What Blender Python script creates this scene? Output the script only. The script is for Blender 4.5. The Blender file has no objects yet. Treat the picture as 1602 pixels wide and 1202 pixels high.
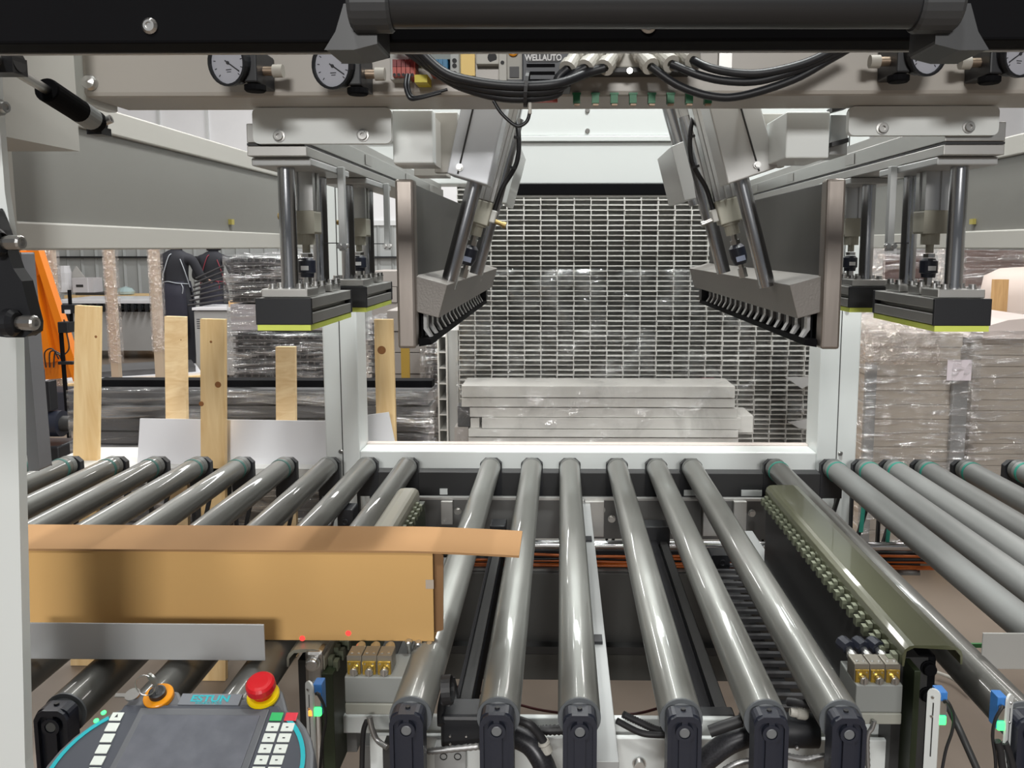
import bpy, bmesh, math, random
from mathutils import Vector, Matrix
random.seed(7)
S = bpy.context.scene
C = bpy.context.collection

# ------------------------------------------------------------------ camera
F = 1300.0; PX, PY = 857.0, 540.0; H = 1.55
pit = math.atan(154 / F); yaw = math.atan(21 * math.cos(pit) / F)
fwd = Vector((-math.sin(yaw) * math.cos(pit), math.cos(yaw) * math.cos(pit), -math.sin(pit)))
rgt = Vector((math.cos(yaw), math.sin(yaw), 0)); upv = rgt.cross(fwd)
camd = bpy.data.cameras.new('camera'); cam = bpy.data.objects.new('camera', camd); C.objects.link(cam)
cam.matrix_world = Matrix(((rgt.x, upv.x, -fwd.x, 0), (rgt.y, upv.y, -fwd.y, 0), (rgt.z, upv.z, -fwd.z, H), (0, 0, 0, 1)))
camd.sensor_fit = 'HORIZONTAL'; camd.sensor_width = 36; camd.lens = 36 * F / 1602
camd.shift_x = (801 - PX) / 1602; camd.shift_y = (PY - 601) / 1602
camd.clip_start = 0.02; camd.clip_end = 100
S.camera = cam

def P(x, y, Y):
    """a measured pixel turned into the world point at distance Y"""
    d = fwd + rgt * ((x - PX) / F) - upv * ((y - PY) / F)
    return Vector((0, 0, H)) + d * (Y / d.y)

# ------------------------------------------------------------------ world, lights, exposure
w = bpy.data.worlds.new('world'); S.world = w; w.use_nodes = True
bg = w.node_tree.nodes['Background']; bg.inputs[0].default_value = (0.93, 0.96, 1.0, 1); bg.inputs[1].default_value = 0.15

def area(name, loc, target, sx, sy, power, col=(1, 1, 1)):
    l = bpy.data.lights.new(name, 'AREA'); l.shape = 'RECTANGLE'; l.size = sx; l.size_y = sy
    l.energy = power; l.color = col
    o = bpy.data.objects.new(name, l); C.objects.link(o); o.location = loc
    d = Vector(target) - Vector(loc); o.rotation_euler = d.to_track_quat('-Z', 'Y').to_euler()
    return o
area('hall_lamp_front', (-.7, -1.9, 4.9), (0.15, 1.3, 0.9), .4, .4, 70, (1, 0.99, 0.96))
area('hall_lamp_entrance', (0.1, -5.6, 3.35), (0.2, 2.0, 0.9), 1.6, 0.6, 235, (1, 0.98, 0.95))
area('hall_lamp_machine', (0.45, 1.15, 3.9), (0.1, 2.5, 0.9), .35, .35, 66, (0.97, 1, 0.98))
area('hall_lamp_middle', (0.1, 5.2, 5.2), (0.1, 4.6, 0), 3.0, 0.4, 90, (0.95, 1, 0.98))
area('hall_lamp_left', (-4.0, 6.5, 5.2), (-4.0, 6.6, 0), 0.5, 4.5, 230, (1, 0.99, 0.96))
area('hall_lamp_right', (3.4, 4.5, 5.2), (3.0, 4.6, 0), 0.5, 4.0, 90, (1, 0.95, 0.92))
area('hall_lamp_back', (-1.0, 10.5, 5.6), (-1.0, 10.6, 0), 7.0, 0.5, 300, (1, 0.99, 0.97))
area('hall_tube_lamp', (-.75, 3.2, 5.4), (-.75, 3.2001, 0), .10, 5.5, 90, (1, 1, .97))
area('hall_tube_lamp', (1.9, 3.4, 5.4), (1.9, 3.4001, 0), .08, 5.5, 60, (1, 1, .97))
S.view_settings.view_transform = 'Standard'; S.view_settings.look = 'None'
S.view_settings.gamma = 1.0; S.view_settings.use_curve_mapping = False
S.view_settings.exposure = 0.12

# ------------------------------------------------------------------ materials
def lin(c):
    return tuple((v / 12.92 if v <= .04045 else ((v + .055) / 1.055) ** 2.4) for v in c)
def rgb(h):
    h = h.lstrip('#')
    return lin(tuple(int(h[i:i + 2], 16) / 255 for i in (0, 2, 4)))
MATS = {}
def mat(name, col, rough=.5, metal=0., var=.06, scale=6., stretch=(1, 1, 1), bump=0., bscale=40., emit=0., alpha=None, coat=0., spec=.5, rvar=0.):
    if name in MATS: return MATS[name]
    if isinstance(col, str): col = rgb(col)
    m = bpy.data.materials.new(name); m.use_nodes = True; nt = m.node_tree; N = nt.nodes; L = nt.links
    b = N['Principled BSDF']; b.inputs['Roughness'].default_value = rough; b.inputs['Metallic'].default_value = metal
    b.inputs['Coat Weight'].default_value = coat; b.inputs['Specular IOR Level'].default_value = spec
    tc = N.new('ShaderNodeTexCoord'); mp = N.new('ShaderNodeMapping'); mp.inputs['Scale'].default_value = stretch
    L.new(tc.outputs['Object'], mp.inputs[0])
    nz = N.new('ShaderNodeTexNoise'); nz.inputs['Scale'].default_value = scale; nz.inputs['Detail'].default_value = 5
    L.new(mp.outputs[0], nz.inputs['Vector'])
    mx = N.new('ShaderNodeMix'); mx.data_type = 'RGBA'
    lo = tuple(max(0, c * (1 - var)) for c in col); hi = tuple(min(1, c * (1 + var)) for c in col)
    mx.inputs[6].default_value = (*lo, 1); mx.inputs[7].default_value = (*hi, 1)
    L.new(nz.outputs['Fac'], mx.inputs[0]); L.new(mx.outputs[2], b.inputs['Base Color'])
    if rvar:
        mr = N.new('ShaderNodeMapRange'); mr.inputs[3].default_value = max(0, rough - rvar); mr.inputs[4].default_value = rough + rvar
        L.new(nz.outputs['Fac'], mr.inputs[0]); L.new(mr.outputs[0], b.inputs['Roughness'])
    if bump:
        n2 = N.new('ShaderNodeTexNoise'); n2.inputs['Scale'].default_value = bscale; n2.inputs['Detail'].default_value = 3
        L.new(mp.outputs[0], n2.inputs['Vector'])
        bp = N.new('ShaderNodeBump'); bp.inputs['Strength'].default_value = bump; bp.inputs['Distance'].default_value = .004
        L.new(n2.outputs['Fac'], bp.inputs['Height']); L.new(bp.outputs[0], b.inputs['Normal'])
    if emit:
        b.inputs['Emission Color'].default_value = (*col, 1); b.inputs['Emission Strength'].default_value = emit
    if alpha is not None: b.inputs['Alpha'].default_value = alpha
    MATS[name] = m
    return m
def film_mat(name, stretch, fac, bump=.9, tint=(.92, .93, .95), bsc=9.):
    m = bpy.data.materials.new(name); m.use_nodes = True; nt = m.node_tree; N = nt.nodes; L = nt.links
    N.remove(N['Principled BSDF']); out = N['Material Output']
    tr = N.new('ShaderNodeBsdfTransparent'); gl = N.new('ShaderNodeBsdfPrincipled')
    gl.inputs['Base Color'].default_value = (*tint, 1); gl.inputs['Roughness'].default_value = .14; gl.inputs['Metallic'].default_value = .8
    gl.inputs['Specular IOR Level'].default_value = 1.0; gl.inputs['Coat Weight'].default_value = .6
    tc = N.new('ShaderNodeTexCoord'); mp = N.new('ShaderNodeMapping'); mp.inputs['Scale'].default_value = stretch
    mp.inputs['Rotation'].default_value = (0, .25, .1)
    nz = N.new('ShaderNodeTexNoise'); nz.inputs['Scale'].default_value = bsc; nz.inputs['Detail'].default_value = 6; nz.inputs['Distortion'].default_value = .6
    L.new(tc.outputs['Object'], mp.inputs[0]); L.new(mp.outputs[0], nz.inputs['Vector'])
    bp = N.new('ShaderNodeBump'); bp.inputs['Strength'].default_value = bump; bp.inputs['Distance'].default_value = .03
    L.new(nz.outputs['Fac'], bp.inputs['Height']); L.new(bp.outputs[0], gl.inputs['Normal']); L.new(bp.outputs[0], gl.inputs['Coat Normal'])
    mr = N.new('ShaderNodeMapRange'); mr.inputs[1].default_value = .46; mr.inputs[2].default_value = .70
    mr.inputs[3].default_value = fac * .5; mr.inputs[4].default_value = min(.95, fac * 4.5)
    L.new(nz.outputs['Fac'], mr.inputs[0])
    ms = N.new('ShaderNodeMixShader'); L.new(mr.outputs[0], ms.inputs[0]); L.new(tr.outputs[0], ms.inputs[1]); L.new(gl.outputs[0], ms.inputs[2])
    L.new(ms.outputs[0], out.inputs[0])
    return m
def wood_mat(name, c1, c2, grain=(1.2, 1.2, .12)):
    m = bpy.data.materials.new(name); m.use_nodes = True; nt = m.node_tree; N = nt.nodes; L = nt.links
    b = N['Principled BSDF']; b.inputs['Roughness'].default_value = .6
    tc = N.new('ShaderNodeTexCoord'); mp = N.new('ShaderNodeMapping'); mp.inputs['Scale'].default_value = grain
    nz = N.new('ShaderNodeTexNoise'); nz.inputs['Scale'].default_value = 22; nz.inputs['Detail'].default_value = 6; nz.inputs['Distortion'].default_value = 1.2
    L.new(tc.outputs['Object'], mp.inputs[0]); L.new(mp.outputs[0], nz.inputs['Vector'])
    cr = N.new('ShaderNodeValToRGB'); cr.color_ramp.elements[0].position = .3; cr.color_ramp.elements[1].position = .7
    cr.color_ramp.elements[0].color = (*rgb(c1), 1); cr.color_ramp.elements[1].color = (*rgb(c2), 1)
    L.new(nz.outputs['Fac'], cr.inputs[0]); L.new(cr.outputs[0], b.inputs['Base Color'])
    return m

WHITE = mat('white_paint', (.72, .75, .74), .32, var=.03, scale=2, coat=.15)
BEIGE = mat('warm_white_paint', (.50, .485, .45), .4, var=.04, scale=2)
CASTW = mat('cast_cream', (.36, .35, .29), .5, var=.05)
STEEL = mat('brushed_steel', (.46, .455, .44), .34, 1., var=.12, scale=9, stretch=(1, .1, 1), bump=.05)
ALU = mat('aluminium', (.62, .62, .61), .3, 1., var=.08, scale=12)
ALUM = mat('matt_aluminium', (.46, .455, .44), .45, .85, var=.08, scale=12)
CHROME = mat('chrome', (.72, .73, .75), .14, 1., var=.03)
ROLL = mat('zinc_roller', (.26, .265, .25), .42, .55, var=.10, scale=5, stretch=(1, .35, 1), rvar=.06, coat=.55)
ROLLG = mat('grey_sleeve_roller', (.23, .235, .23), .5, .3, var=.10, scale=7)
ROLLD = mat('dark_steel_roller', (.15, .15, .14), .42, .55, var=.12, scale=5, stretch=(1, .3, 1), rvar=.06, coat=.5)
BLK = mat('black_plastic', (.010, .011, .014), .45, var=.2)
BLKN = mat('navy_black_plastic', (.018, .021, .034), .4, var=.2, bump=.05, bscale=200)
BLKM = mat('black_anodised', (.004, .004, .005), .8, 0., var=.2, spec=.1)
RUB = mat('black_rubber', (.018, .018, .02), .5, var=.2)
CAPD = mat('grey_cap', (.12, .13, .14), .5, var=.1)
DGREY = mat('dark_grey_steel', (.04, .04, .04), .5, .2, var=.1)
MGREY = mat('grey_steel_panel', (.14, .14, .137), .5, .2, var=.08)
LGREY = mat('light_grey_plate', (.42, .43, .43), .42, .25, var=.05)
GREENB = mat('green_black_paint', (.022, .032, .014), .45, .1, var=.35, scale=4, coat=.05)
GUARDT = mat('mottled_guard_top', (.30, .29, .24), .4, .2, var=.2, scale=3, stretch=(2, .6, 1), coat=.2)  # beige top, tone varied by noise
TEAL = mat('teal_belt', (.02, .24, .18), .5)
DTEAL = mat('dark_green_ring', (.02, .10, .085), .5)
LIME = mat('lime_felt', (.60, .68, .12), .7, var=.12, scale=30)
CARD = mat('cardboard', '#d6ac70', .8, var=.05, scale=3, stretch=(.3, 1, 2), spec=.2)
CARDE = mat('cardboard_edge', '#8d6a48', .85)
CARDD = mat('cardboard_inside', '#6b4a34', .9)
ORANGE = mat('orange_paint', '#e07a08', .4, var=.06, coat=.3)
RED = mat('red_plastic', '#c4101c', .35, coat=.3)
YEL = mat('yellow_plastic', '#e6c800', .4)
AMBER = mat('amber_plastic', '#d98b12', .35)
BLUE = mat('blue_plastic', '#3f7fc9', .4)
NYLON = mat('ivory_nylon', (.47, .455, .41), .5)
GRN = mat('green_connector', (.02, .16, .07), .5)
REDT = mat('red_terminal', (.42, .07, .05), .5)
DRED = mat('dark_red_terminal', (.18, .01, .01), .5)
BLUT = mat('blue_terminal', (.02, .17, .33), .5)
YELT = mat('yellow_terminal', (.6, .50, .03), .5)
BRASS = mat('brass', (.34, .25, .10), .5, .8)
BRASSP = mat('brass_gold_cover', (.50, .33, .06), .22, .75, var=.2, scale=60, bump=.1, bscale=90)
OCABLE = mat('orange_cable', (.55, .13, .02), .4)
PVC = mat('pvc_conduit', (.4, .4, .4), .35, .8)
WBOARD = mat('white_sheet', (.74, .74, .77), .28, var=.03, coat=.2)
PLANKW = mat('pale_plank', (.72, .71, .68), .5, var=.10, scale=4, stretch=(.25, 1, 6))
GLASSD = mat('dial_white', (.42, .43, .48), .3, coat=.4)
CLOTH = mat('black_cloth', (.02, .021, .028), .8, var=.3, bump=.3, bscale=25)
CLOTH2 = mat('dark_trousers', (.028, .026, .028), .85, var=.3)
SKIN = mat('skin', (.5, .3, .22), .5)
STRAP = mat('grey_strap', (.4, .43, .47), .7)
TUBEM = mat('tube_lacquer', (.74, .73, .70), .35, .1, var=.10, scale=9, bump=.1)
TUBED = mat('dark_tube', (.07, .065, .065), .4, .3, var=.3, scale=20)
BUNDLE = mat('grey_profile', (.11, .11, .115), .35, .4, var=.35, scale=5, stretch=(.2, 1, 8))
CARTON = mat('grey_brown_carton', (.38, .335, .29), .75, var=.06, scale=3)
CARTOND = mat('grey_edge_protector', (.20, .20, .20), .6)
PINE = wood_mat('pine', '#d6b27c', '#e9cd9c')
PINE2 = wood_mat('pine_crossgrain', '#d9b98a', '#ecd3a8', (.5, .5, 1.6))
PINEO = wood_mat('pine_dark', '#b98f5e', '#d8b07c')
KNOT = mat('pine_knot', '#8a5a30', .7, var=.4, scale=80)
FILM = film_mat('stretch_film', (1, 1, 1), .055, 1.)
FILMH = film_mat('stretch_film_horizontal', (.35, 1, 3.0), .19, 1.)
FILMD = film_mat('stretch_film_diagonal', (.6, 1, 4.0), .16, 1.)
BUBBLE = film_mat('bubble_wrap', (1, 1, 1), .35, 1., (.95, .88, .84), 40.)
GLOWG = mat('green_led', (.05, 1, .15), .4, emit=2.5)
GLOWO = mat('orange_led', (1, .35, .05), .4, emit=1.5)
LASER = mat('red_laser_spot', (1, .06, .05), .4, emit=.9)
SCREEN = mat('dull_screen', (.11, .115, .135), .25, var=.3, scale=45, coat=.4)
PEND = mat('pendant_shell', (.10, .105, .115), .5, var=.05)
PENDF = mat('pendant_face', (.055, .06, .075), .45, var=.05)
TEALP = mat('teal_stripe', '#1fa2ac', .4)
BTN = mat('white_key', (.62, .66, .62), .5)
BTNG = mat('green_key', (.03, .42, .12), .5)
BTNR = mat('red_key', (.6, .03, .05), .5)
PRINT = mat('dark_print', (.03, .03, .035), .6)
WPRINT = mat('white_print', (.75, .75, .75), .6)
CLEARF = mat('clear_cover', (.8, .82, .85), .06, alpha=.12, spec=1.)

# ------------------------------------------------------------------ mesh helpers
ORG = {}
SPLIT = {'bolt', 'hex_bolt', 'screw', 'socket_screw', 'cap_screw', 'screw_hole', 'hole_rim'}
class MB:
    def __init__(s): s.v = []; s.f = []; s.sm = []; s.cuts = []
    def add(s, vs, fs, smooth=False, M=None):
        o = len(s.v)
        for p in vs:
            p = Vector(p); s.v.append(M @ p if M else p)
        for f in fs: s.f.append(tuple(i + o for i in f)); s.sm.append(smooth)
        return s
    def box(s, x0, x1, y0, y1, z0, z1, M=None):
        vs = [(x, y, z) for z in (z0, z1) for y in (y0, y1) for x in (x0, x1)]
        return s.add(vs, [(0, 2, 3, 1), (4, 5, 7, 6), (0, 1, 5, 4), (2, 6, 7, 3), (0, 4, 6, 2), (1, 3, 7, 5)], M=M)
    def cyl(s, a, b, r, r2=None, n=16, caps=True, M=None):
        a = Vector(a); b = Vector(b); r2 = r if r2 is None else r2
        d = (b - a).normalized(); q = d.to_track_quat('Z', 'Y')
        vs = []
        for c, rr in ((a, r), (b, r2)):
            for i in range(n):
                t = 2 * math.pi * i / n
                vs.append(c + q @ Vector((rr * math.cos(t), rr * math.sin(t), 0)))
        s.add(vs, [(i, (i + 1) % n, n + (i + 1) % n, n + i) for i in range(n)], True, M)
        if caps:
            s.add(vs[:n], [tuple(reversed(range(n)))], False, M); s.add(vs[n:], [tuple(range(n))], False, M)
        return s
    def lathe(s, a, d, prof, n=20, M=None):
        """prof: list of (distance along d, radius)"""
        s.cuts.append((len(s.v), len(s.f)))
        a = Vector(a); d = Vector(d).normalized(); q = d.to_track_quat('Z', 'Y')
        vs = []
        for t, r in prof:
            for i in range(n):
                th = 2 * math.pi * i / n
                vs.append(a + d * t + q @ Vector((max(r, 1e-5) * math.cos(th), max(r, 1e-5) * math.sin(th), 0)))
        k = len(prof)
        fs = [(j * n + i, j * n + (i + 1) % n, (j + 1) * n + (i + 1) % n, (j + 1) * n + i) for j in range(k - 1) for i in range(n)]
        s.add(vs, fs, False, M)
        return s
    def prism(s, poly, y0, y1, M=None, smooth=False):
        """poly in XZ, extruded along Y"""
        n = len(poly)
        vs = [(p[0], y0, p[1]) for p in poly] + [(p[0], y1, p[1]) for p in poly]
        s.add(vs, [tuple(range(n)), tuple(reversed(range(n, 2 * n)))], False, M)
        s.add(vs, [(i, n + i, n + (i + 1) % n, (i + 1) % n) for i in range(n)], smooth, M)
        return s
    def path(s, pts, r, n=8, sub=6, M=None):
        pts = [Vector(p) for p in pts]
        out = []
        for i in range(len(pts) - 1):
            p0 = pts[max(i - 1, 0)]; p1 = pts[i]; p2 = pts[i + 1]; p3 = pts[min(i + 2, len(pts) - 1)]
            for k in range(sub):
                t = k / sub
                out.append(.5 * ((2 * p1) + (p2 - p0) * t + (2 * p0 - 5 * p1 + 4 * p2 - p3) * t * t + (3 * p1 - p0 - 3 * p2 + p3) * t ** 3))
        out.append(pts[-1]); vs = []
        side = None
        for i, c in enumerate(out):
            d = (out[min(i + 1, len(out) - 1)] - out[max(i - 1, 0)]).normalized()
            if side is None:
                side = d.orthogonal().normalized()
            side = (side - d * side.dot(d)).normalized(); up2 = d.cross(side)
            rr = r[i % len(r)] if isinstance(r, (list, tuple)) else r
            for k in range(n):
                t = 2 * math.pi * k / n
                vs.append(c + side * rr * math.cos(t) + up2 * rr * math.sin(t))
        m = len(out)
        s.add(vs, [(j * n + i, j * n + (i + 1) % n, (j + 1) * n + (i + 1) % n, (j + 1) * n + i) for j in range(m - 1) for i in range(n)], True, M)
        s.add(vs[:n], [tuple(reversed(range(n)))], M=M); s.add(vs[-n:], [tuple(range(n))], M=M)
        return s
    def bolt(s, p, d, r=.008, h=.005):
        """hex head with a washer"""
        s.cuts.append((len(s.v), len(s.f)))
        p = Vector(p); d = Vector(d).normalized()
        s.cyl(p, p + d * .002, r * 1.25, n=16); s.cyl(p + d * .002, p + d * (.002 + h), r, n=6)
        return s
    def build(s, name, m, parent=None, bev=0., label=None, kind=None):
        if name in SPLIT and len(s.cuts) > 1:
            ends = s.cuts[1:] + [(len(s.v), len(s.f))]
            for (v0, f0), (v1, f1) in zip(s.cuts, ends):
                if f0 == s.cuts[0][1]: v0 = f0 = 0
                q = MB(); q.v = s.v[v0:v1]; q.f = [tuple(i - v0 for i in f) for f in s.f[f0:f1]]; q.sm = s.sm[f0:f1]
                r = q.build(name, m, parent, bev, label, kind)
            return r
        me = bpy.data.meshes.new(name)
        o = ORG.get(parent.name, Vector()) if parent else Vector()
        me.from_pydata([tuple(p - o) for p in s.v], [], s.f); me.update()
        bm = bmesh.new(); bm.from_mesh(me); bmesh.ops.recalc_face_normals(bm, faces=bm.faces); bm.to_mesh(me); bm.free()
        for i, pl in enumerate(me.polygons): pl.use_smooth = s.sm[i]
        me.materials.append(m)
        ob = bpy.data.objects.new(name, me); C.objects.link(ob)
        if parent: ob.parent = parent
        ORG[ob.name] = o
        if bev:
            b = ob.modifiers.new('bevel', 'BEVEL'); b.width = bev; b.segments = 2; b.limit_method = 'ANGLE'
        if label: ob['label'] = label
        if kind: ob['kind'] = kind
        return ob
def thing(name, label, cat, loc=(0, 0, 0), group=None):
    o = bpy.data.objects.new(name, None); C.objects.link(o); o.location = loc
    o['label'] = label; o['category'] = cat
    if group: o['group'] = group
    ORG[o.name] = Vector(loc)
    return o
def tag(o, label, cat, group=None, kind=None):
    o['label'] = label; o['category'] = cat
    if group: o['group'] = group
    if kind: o['kind'] = kind
    return o
def kids(o): return [c for c in bpy.data.objects if c.parent == o]
def dup(root, loc, label, group=None, tree=None):
    tree = tree or [(c, kids(c)) for c in kids(root)]
    r = root.copy(); C.objects.link(r); r.location = loc; r['label'] = label
    if group: r['group'] = group
    for ch, gs in tree:
        c = ch.copy(); C.objects.link(c); c.parent = r
        for g in gs:
            d = g.copy(); C.objects.link(d); d.parent = c
    return r
def rbox(x0, x1, z0, z1, r, n=4):
    pts = []
    for cx, cz, a in ((x1 - r, z1 - r, 0), (x0 + r, z1 - r, 90), (x0 + r, z0 + r, 180), (x1 - r, z0 + r, 270)):
        for i in range(n + 1):
            t = math.radians(a + 90 * i / n); pts.append((cx + r * math.cos(t), cz + r * math.sin(t)))
    return pts
def text(name, body, size, M, m, parent, ext=.0004, bold=False):
    cu = bpy.data.curves.new(name, 'FONT'); cu.body = body; cu.size = size; cu.extrude = ext; cu.align_x = 'CENTER'; cu.align_y = 'CENTER'
    if bold: cu.offset = size * .03
    t = bpy.data.objects.new(name, cu); C.objects.link(t)
    bpy.context.view_layer.update()
    me = bpy.data.meshes.new_from_object(t.evaluated_get(bpy.context.evaluated_depsgraph_get()))
    bpy.data.objects.remove(t)
    me.materials.clear(); me.materials.append(m); me.transform(M)
    o = ORG.get(parent.name, Vector()); me.transform(Matrix.Translation(-o))
    ob = bpy.data.objects.new(name, me); C.objects.link(ob); ob.parent = parent; ORG[ob.name] = o
    return ob
def RY(deg, pivot=(0, 0, 0)):
    p = Matrix.Translation(Vector(pivot)); return p @ Matrix.Rotation(math.radians(deg), 4, 'Y') @ p.inverted()

XC = .0865                      # the machine's centre line

# ================================================================== the hall
fl = MB().box(-10, 10, -6, 14, -.1, 0).build('floor', mat('epoxy_floor', (.19, .152, .122), .42, var=.22, scale=2.2, rvar=.12)); fl['kind'] = 'structure'
wallm = mat('corrugated_sheet', (.44, .46, .46), .4, .2, var=.05)
mb = MB(); n = 84
for i in range(n):
    x = -10 + i * .2381
    mb.box(x, x + .2381, 13.9, 14, 0, 1.9)
    mb.prism([(0, 0), (.03, -.035), (.06, 0)], 0, 1.9, M=Matrix.Translation((x + .02, 13.9, 0)) @ Matrix(((1, 0, 0, 0), (0, 0, 1, 0), (0, 1, 0, 0), (0, 0, 0, 1))))
wb = mb.build('wall_back', wallm); wb['kind'] = 'structure'
u = MB().box(-10, 10, 13.85, 14, 4.5, 7).build('wall_back_upper', wallm, wb)
winm = mat('daylight_window', (.60, .60, .61), .6, emit=.3)
fr = mat('window_frame_paint', (.7, .72, .73), .4)
for i in range(8):
    x = -10 + i * 2.5
    wn = MB().box(x, x + .08, 13.86, 13.96, 1.9, 4.5).box(x + .08, x + 2.5, 13.86, 13.96, 1.9, 1.98).box(x + .08, x + 2.5, 13.86, 13.96, 4.42, 4.5).build('window_%d' % (i + 1), fr); wn['kind'] = 'structure'
    MB().box(x + .08, x + 2.5, 13.92, 13.94, 1.98, 4.42).build('pane', winm, wn)
    MB().box(x + .85, x + .9, 13.88, 13.92, 1.98, 4.42).box(x + 1.65, x + 1.7, 13.88, 13.92, 1.98, 4.42).build('mullion', fr, wn)
t = MB().box(-10, 10, 13.8, 13.9, 1.36, 1.39).build('trim_1', BLK); t['kind'] = 'structure'
sidem = mat('hall_side_wall', (.55, .52, .48), .6, var=.04)
for nm, x in (('wall_left', -10.1), ('wall_right', 10)):
    o = MB().box(x, x + .1, -6, 14, 0, 7).build(nm, sidem); o['kind'] = 'structure'
o = MB().box(-10, 10, -6, 14, 7, 7.1).build('ceiling', mat('ceiling_sheet', (.5, .5, .5), .6)); o['kind'] = 'structure'

# ================================================================== machine frame
def zy(y, Y): return P(878, y, Y).z
def xx(x, Y, y=386): return P(x, y, Y).x
ZA = .8855; R = .0305; YN, YF = 1.108, 2.46      # roller axis height, radius, near and far end

fr_ = thing('portal_frame', 'white painted portal frame with two posts and a sill behind the rollers', 'machine frame', (XC, 2.6, 0))
YP = 2.56
lx0, lx1 = xx(505, YP, 560), xx(559, YP, 560); rx0, rx1 = xx(1282, YP, 600), xx(1344, YP, 600)
zt = zy(707, YP); zb = zy(738, YP)
for a, b, lab in ((lx0, lx1, None), (rx0, rx1, None)):
    p = MB().box(a, b, YP, YP + .12, .02, 2.0).build('post', WHITE, fr_, .004)
    m = (a + b) / 2
    MB().box(m - .0015, m + .0015, YP - .0006, YP, .3, 1.9).build('seam', DGREY, p)
    b_ = MB()
    for z in (1.36, zy(708, YP), .55): b_.bolt((m + .012 if a > 0 else m - .006, YP, z), (0, -1, 0), .006, .006)
    b_.build('bolt', ALU, p)
    MB().box(a - .03, b + .03, YP - .03, YP + .15, 0, .02).build('foot_plate', WHITE, p)
MB().box(lx1, rx0, YP, YP + .09, zb, zt).build('sill', WHITE, fr_, .004)
pinkm = mat('sill_top_pink', (.62, .55, .51), .35)  # pinkish tone for the ledge behind the white sill
MB().box(lx1, rx0, YP + .0905, YP + .12, zb, zt + .004).build('sill_ledge', pinkm, fr_, .002)
# header across the posts
YH = 2.58
hz = [zy(v, YH) for v in (288, 222, 213, 120)]
MB().box(lx1, rx0, YH, YH + .12, hz[0], hz[1]).build('header_beam', WHITE, fr_, .004)
MB().box(lx1, rx0, YH - .01, YH + .12, hz[1] + .0005, hz[2]).build('header_flange', WHITE, fr_, .002)
hp = MB().box(lx1, rx0, YH, YH + .03, hz[2] + .002, hz[3]).build('header_panel', WHITE, fr_, .002)
b_ = MB()
for x in (919,):
    for y in (173, 205): b_.bolt(P(x, y, YH), (0, -1, 0), .006, .004)
b_.build('bolt', ALU, hp)
cs = MB().box(xx(787, YH), xx(1090, YH), YH - .03, YH + .02, zy(306, YH), zy(289, YH)).build('black_curtain_rail', BLKM, fr_, .002)
MB().box(xx(800, YH), xx(1060, YH), YH - .02, YH + .01, zy(309, YH), zy(306, YH) - .0005).bolt(P(1047, 292, YH - .03), (0, -1, 0), .007, .004).build('rail_bolt', ALU, cs)

# longitudinal side beams, C channels facing inwards
for nm, X, s, lab in (('side_beam', -.75, -1, 'long white channel beam running back on the left side'), ('side_beam', 2 * XC + .75, 1, 'long white channel beam running back on the right side')):
    t = thing('side_beam', lab, 'beam', (X, 1.9, 1.55), 'side beams of the machine')
    y0 = 1.06; y1 = 2.62
    w_ = s * .10
    def bx(xa, xb, *a): return MB().box(min(xa, xb), max(xa, xb), *a)
    bx(X + s * .008, X + w_, y0, y1, 1.5855, 1.7345).build('web', mat('web_white_shaded', (.22, .215, .20), .35, var=.05), t)  # web colour darkened to hold the shade inside the channel
    bx(X, X + w_, y0, y1, 1.735, 1.7765).build('upper_flange', BEIGE, t, .003)
    bx(X, X + w_, y0, y1, 1.545, 1.585).build('lower_flange', BEIGE, t, .003)
    o = MB().box(X - .012 if s < 0 else X, X if s < 0 else X + .012, 1.9, 1.915, 1.60, 1.612)
    o.build('paint_run', mat('yellow_tape', (.45, .38, .1), .6), t)

# upper cross beam, box section
YB = 1.10; zb0 = zy(150, YB); zb1 = 2.02
ub = thing('cross_beam', 'wide white cross beam spanning overhead, carrying gauges and terminal blocks', 'beam', (XC, YB, zb0))
bl, br = xx(128, YB, 130), .915
MB().box(bl, br, YB, YB + .11, zb0, zb1).build('beam_body', mat('beam_white_shaded', (.40, .375, .34), .4, var=.03), ub, .006)  # white beam, its colour darkened for the shade on the face
MB().box(bl - .018, bl - .001, YB + .01, YB + .09, zb0 - .006, zb1).build('end_plate', WHITE, ub, .003)
MB().lathe(P(142, 130, YB), (0, -1, 0), [(0, .010), (.004, .010), (.008, .008), (.010, .002), (.010, 0)]).build('dome_nut', ALU, ub)
YW = 1.18
for x0, x1, y1, bxs in ((395, 612, 224, ((437, 213), (568, 212))), (1328, 1563, 213, ((1380, 201), (1515, 199)))):
    z1 = zb0 + .002; z0 = zy(y1, YW)
    pl = MB().prism(rbox(xx(x0, YW, 195), xx(x1, YW, 195), z0, z1 - .003, .008), YW, YW + .012).build('hanger_plate', WHITE, ub, .001)
    b_ = MB()
    for x, y in bxs:
        p = P(x, y, YW); b_.lathe(p, (0, -1, 0), [(0, .0085), (.002, .0085), (.0022, .006), (.006, .006), (.006, .003), (.003, .003), (.003, 0)], 16)
    b_.build('socket_screw', STEEL, pl)

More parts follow.
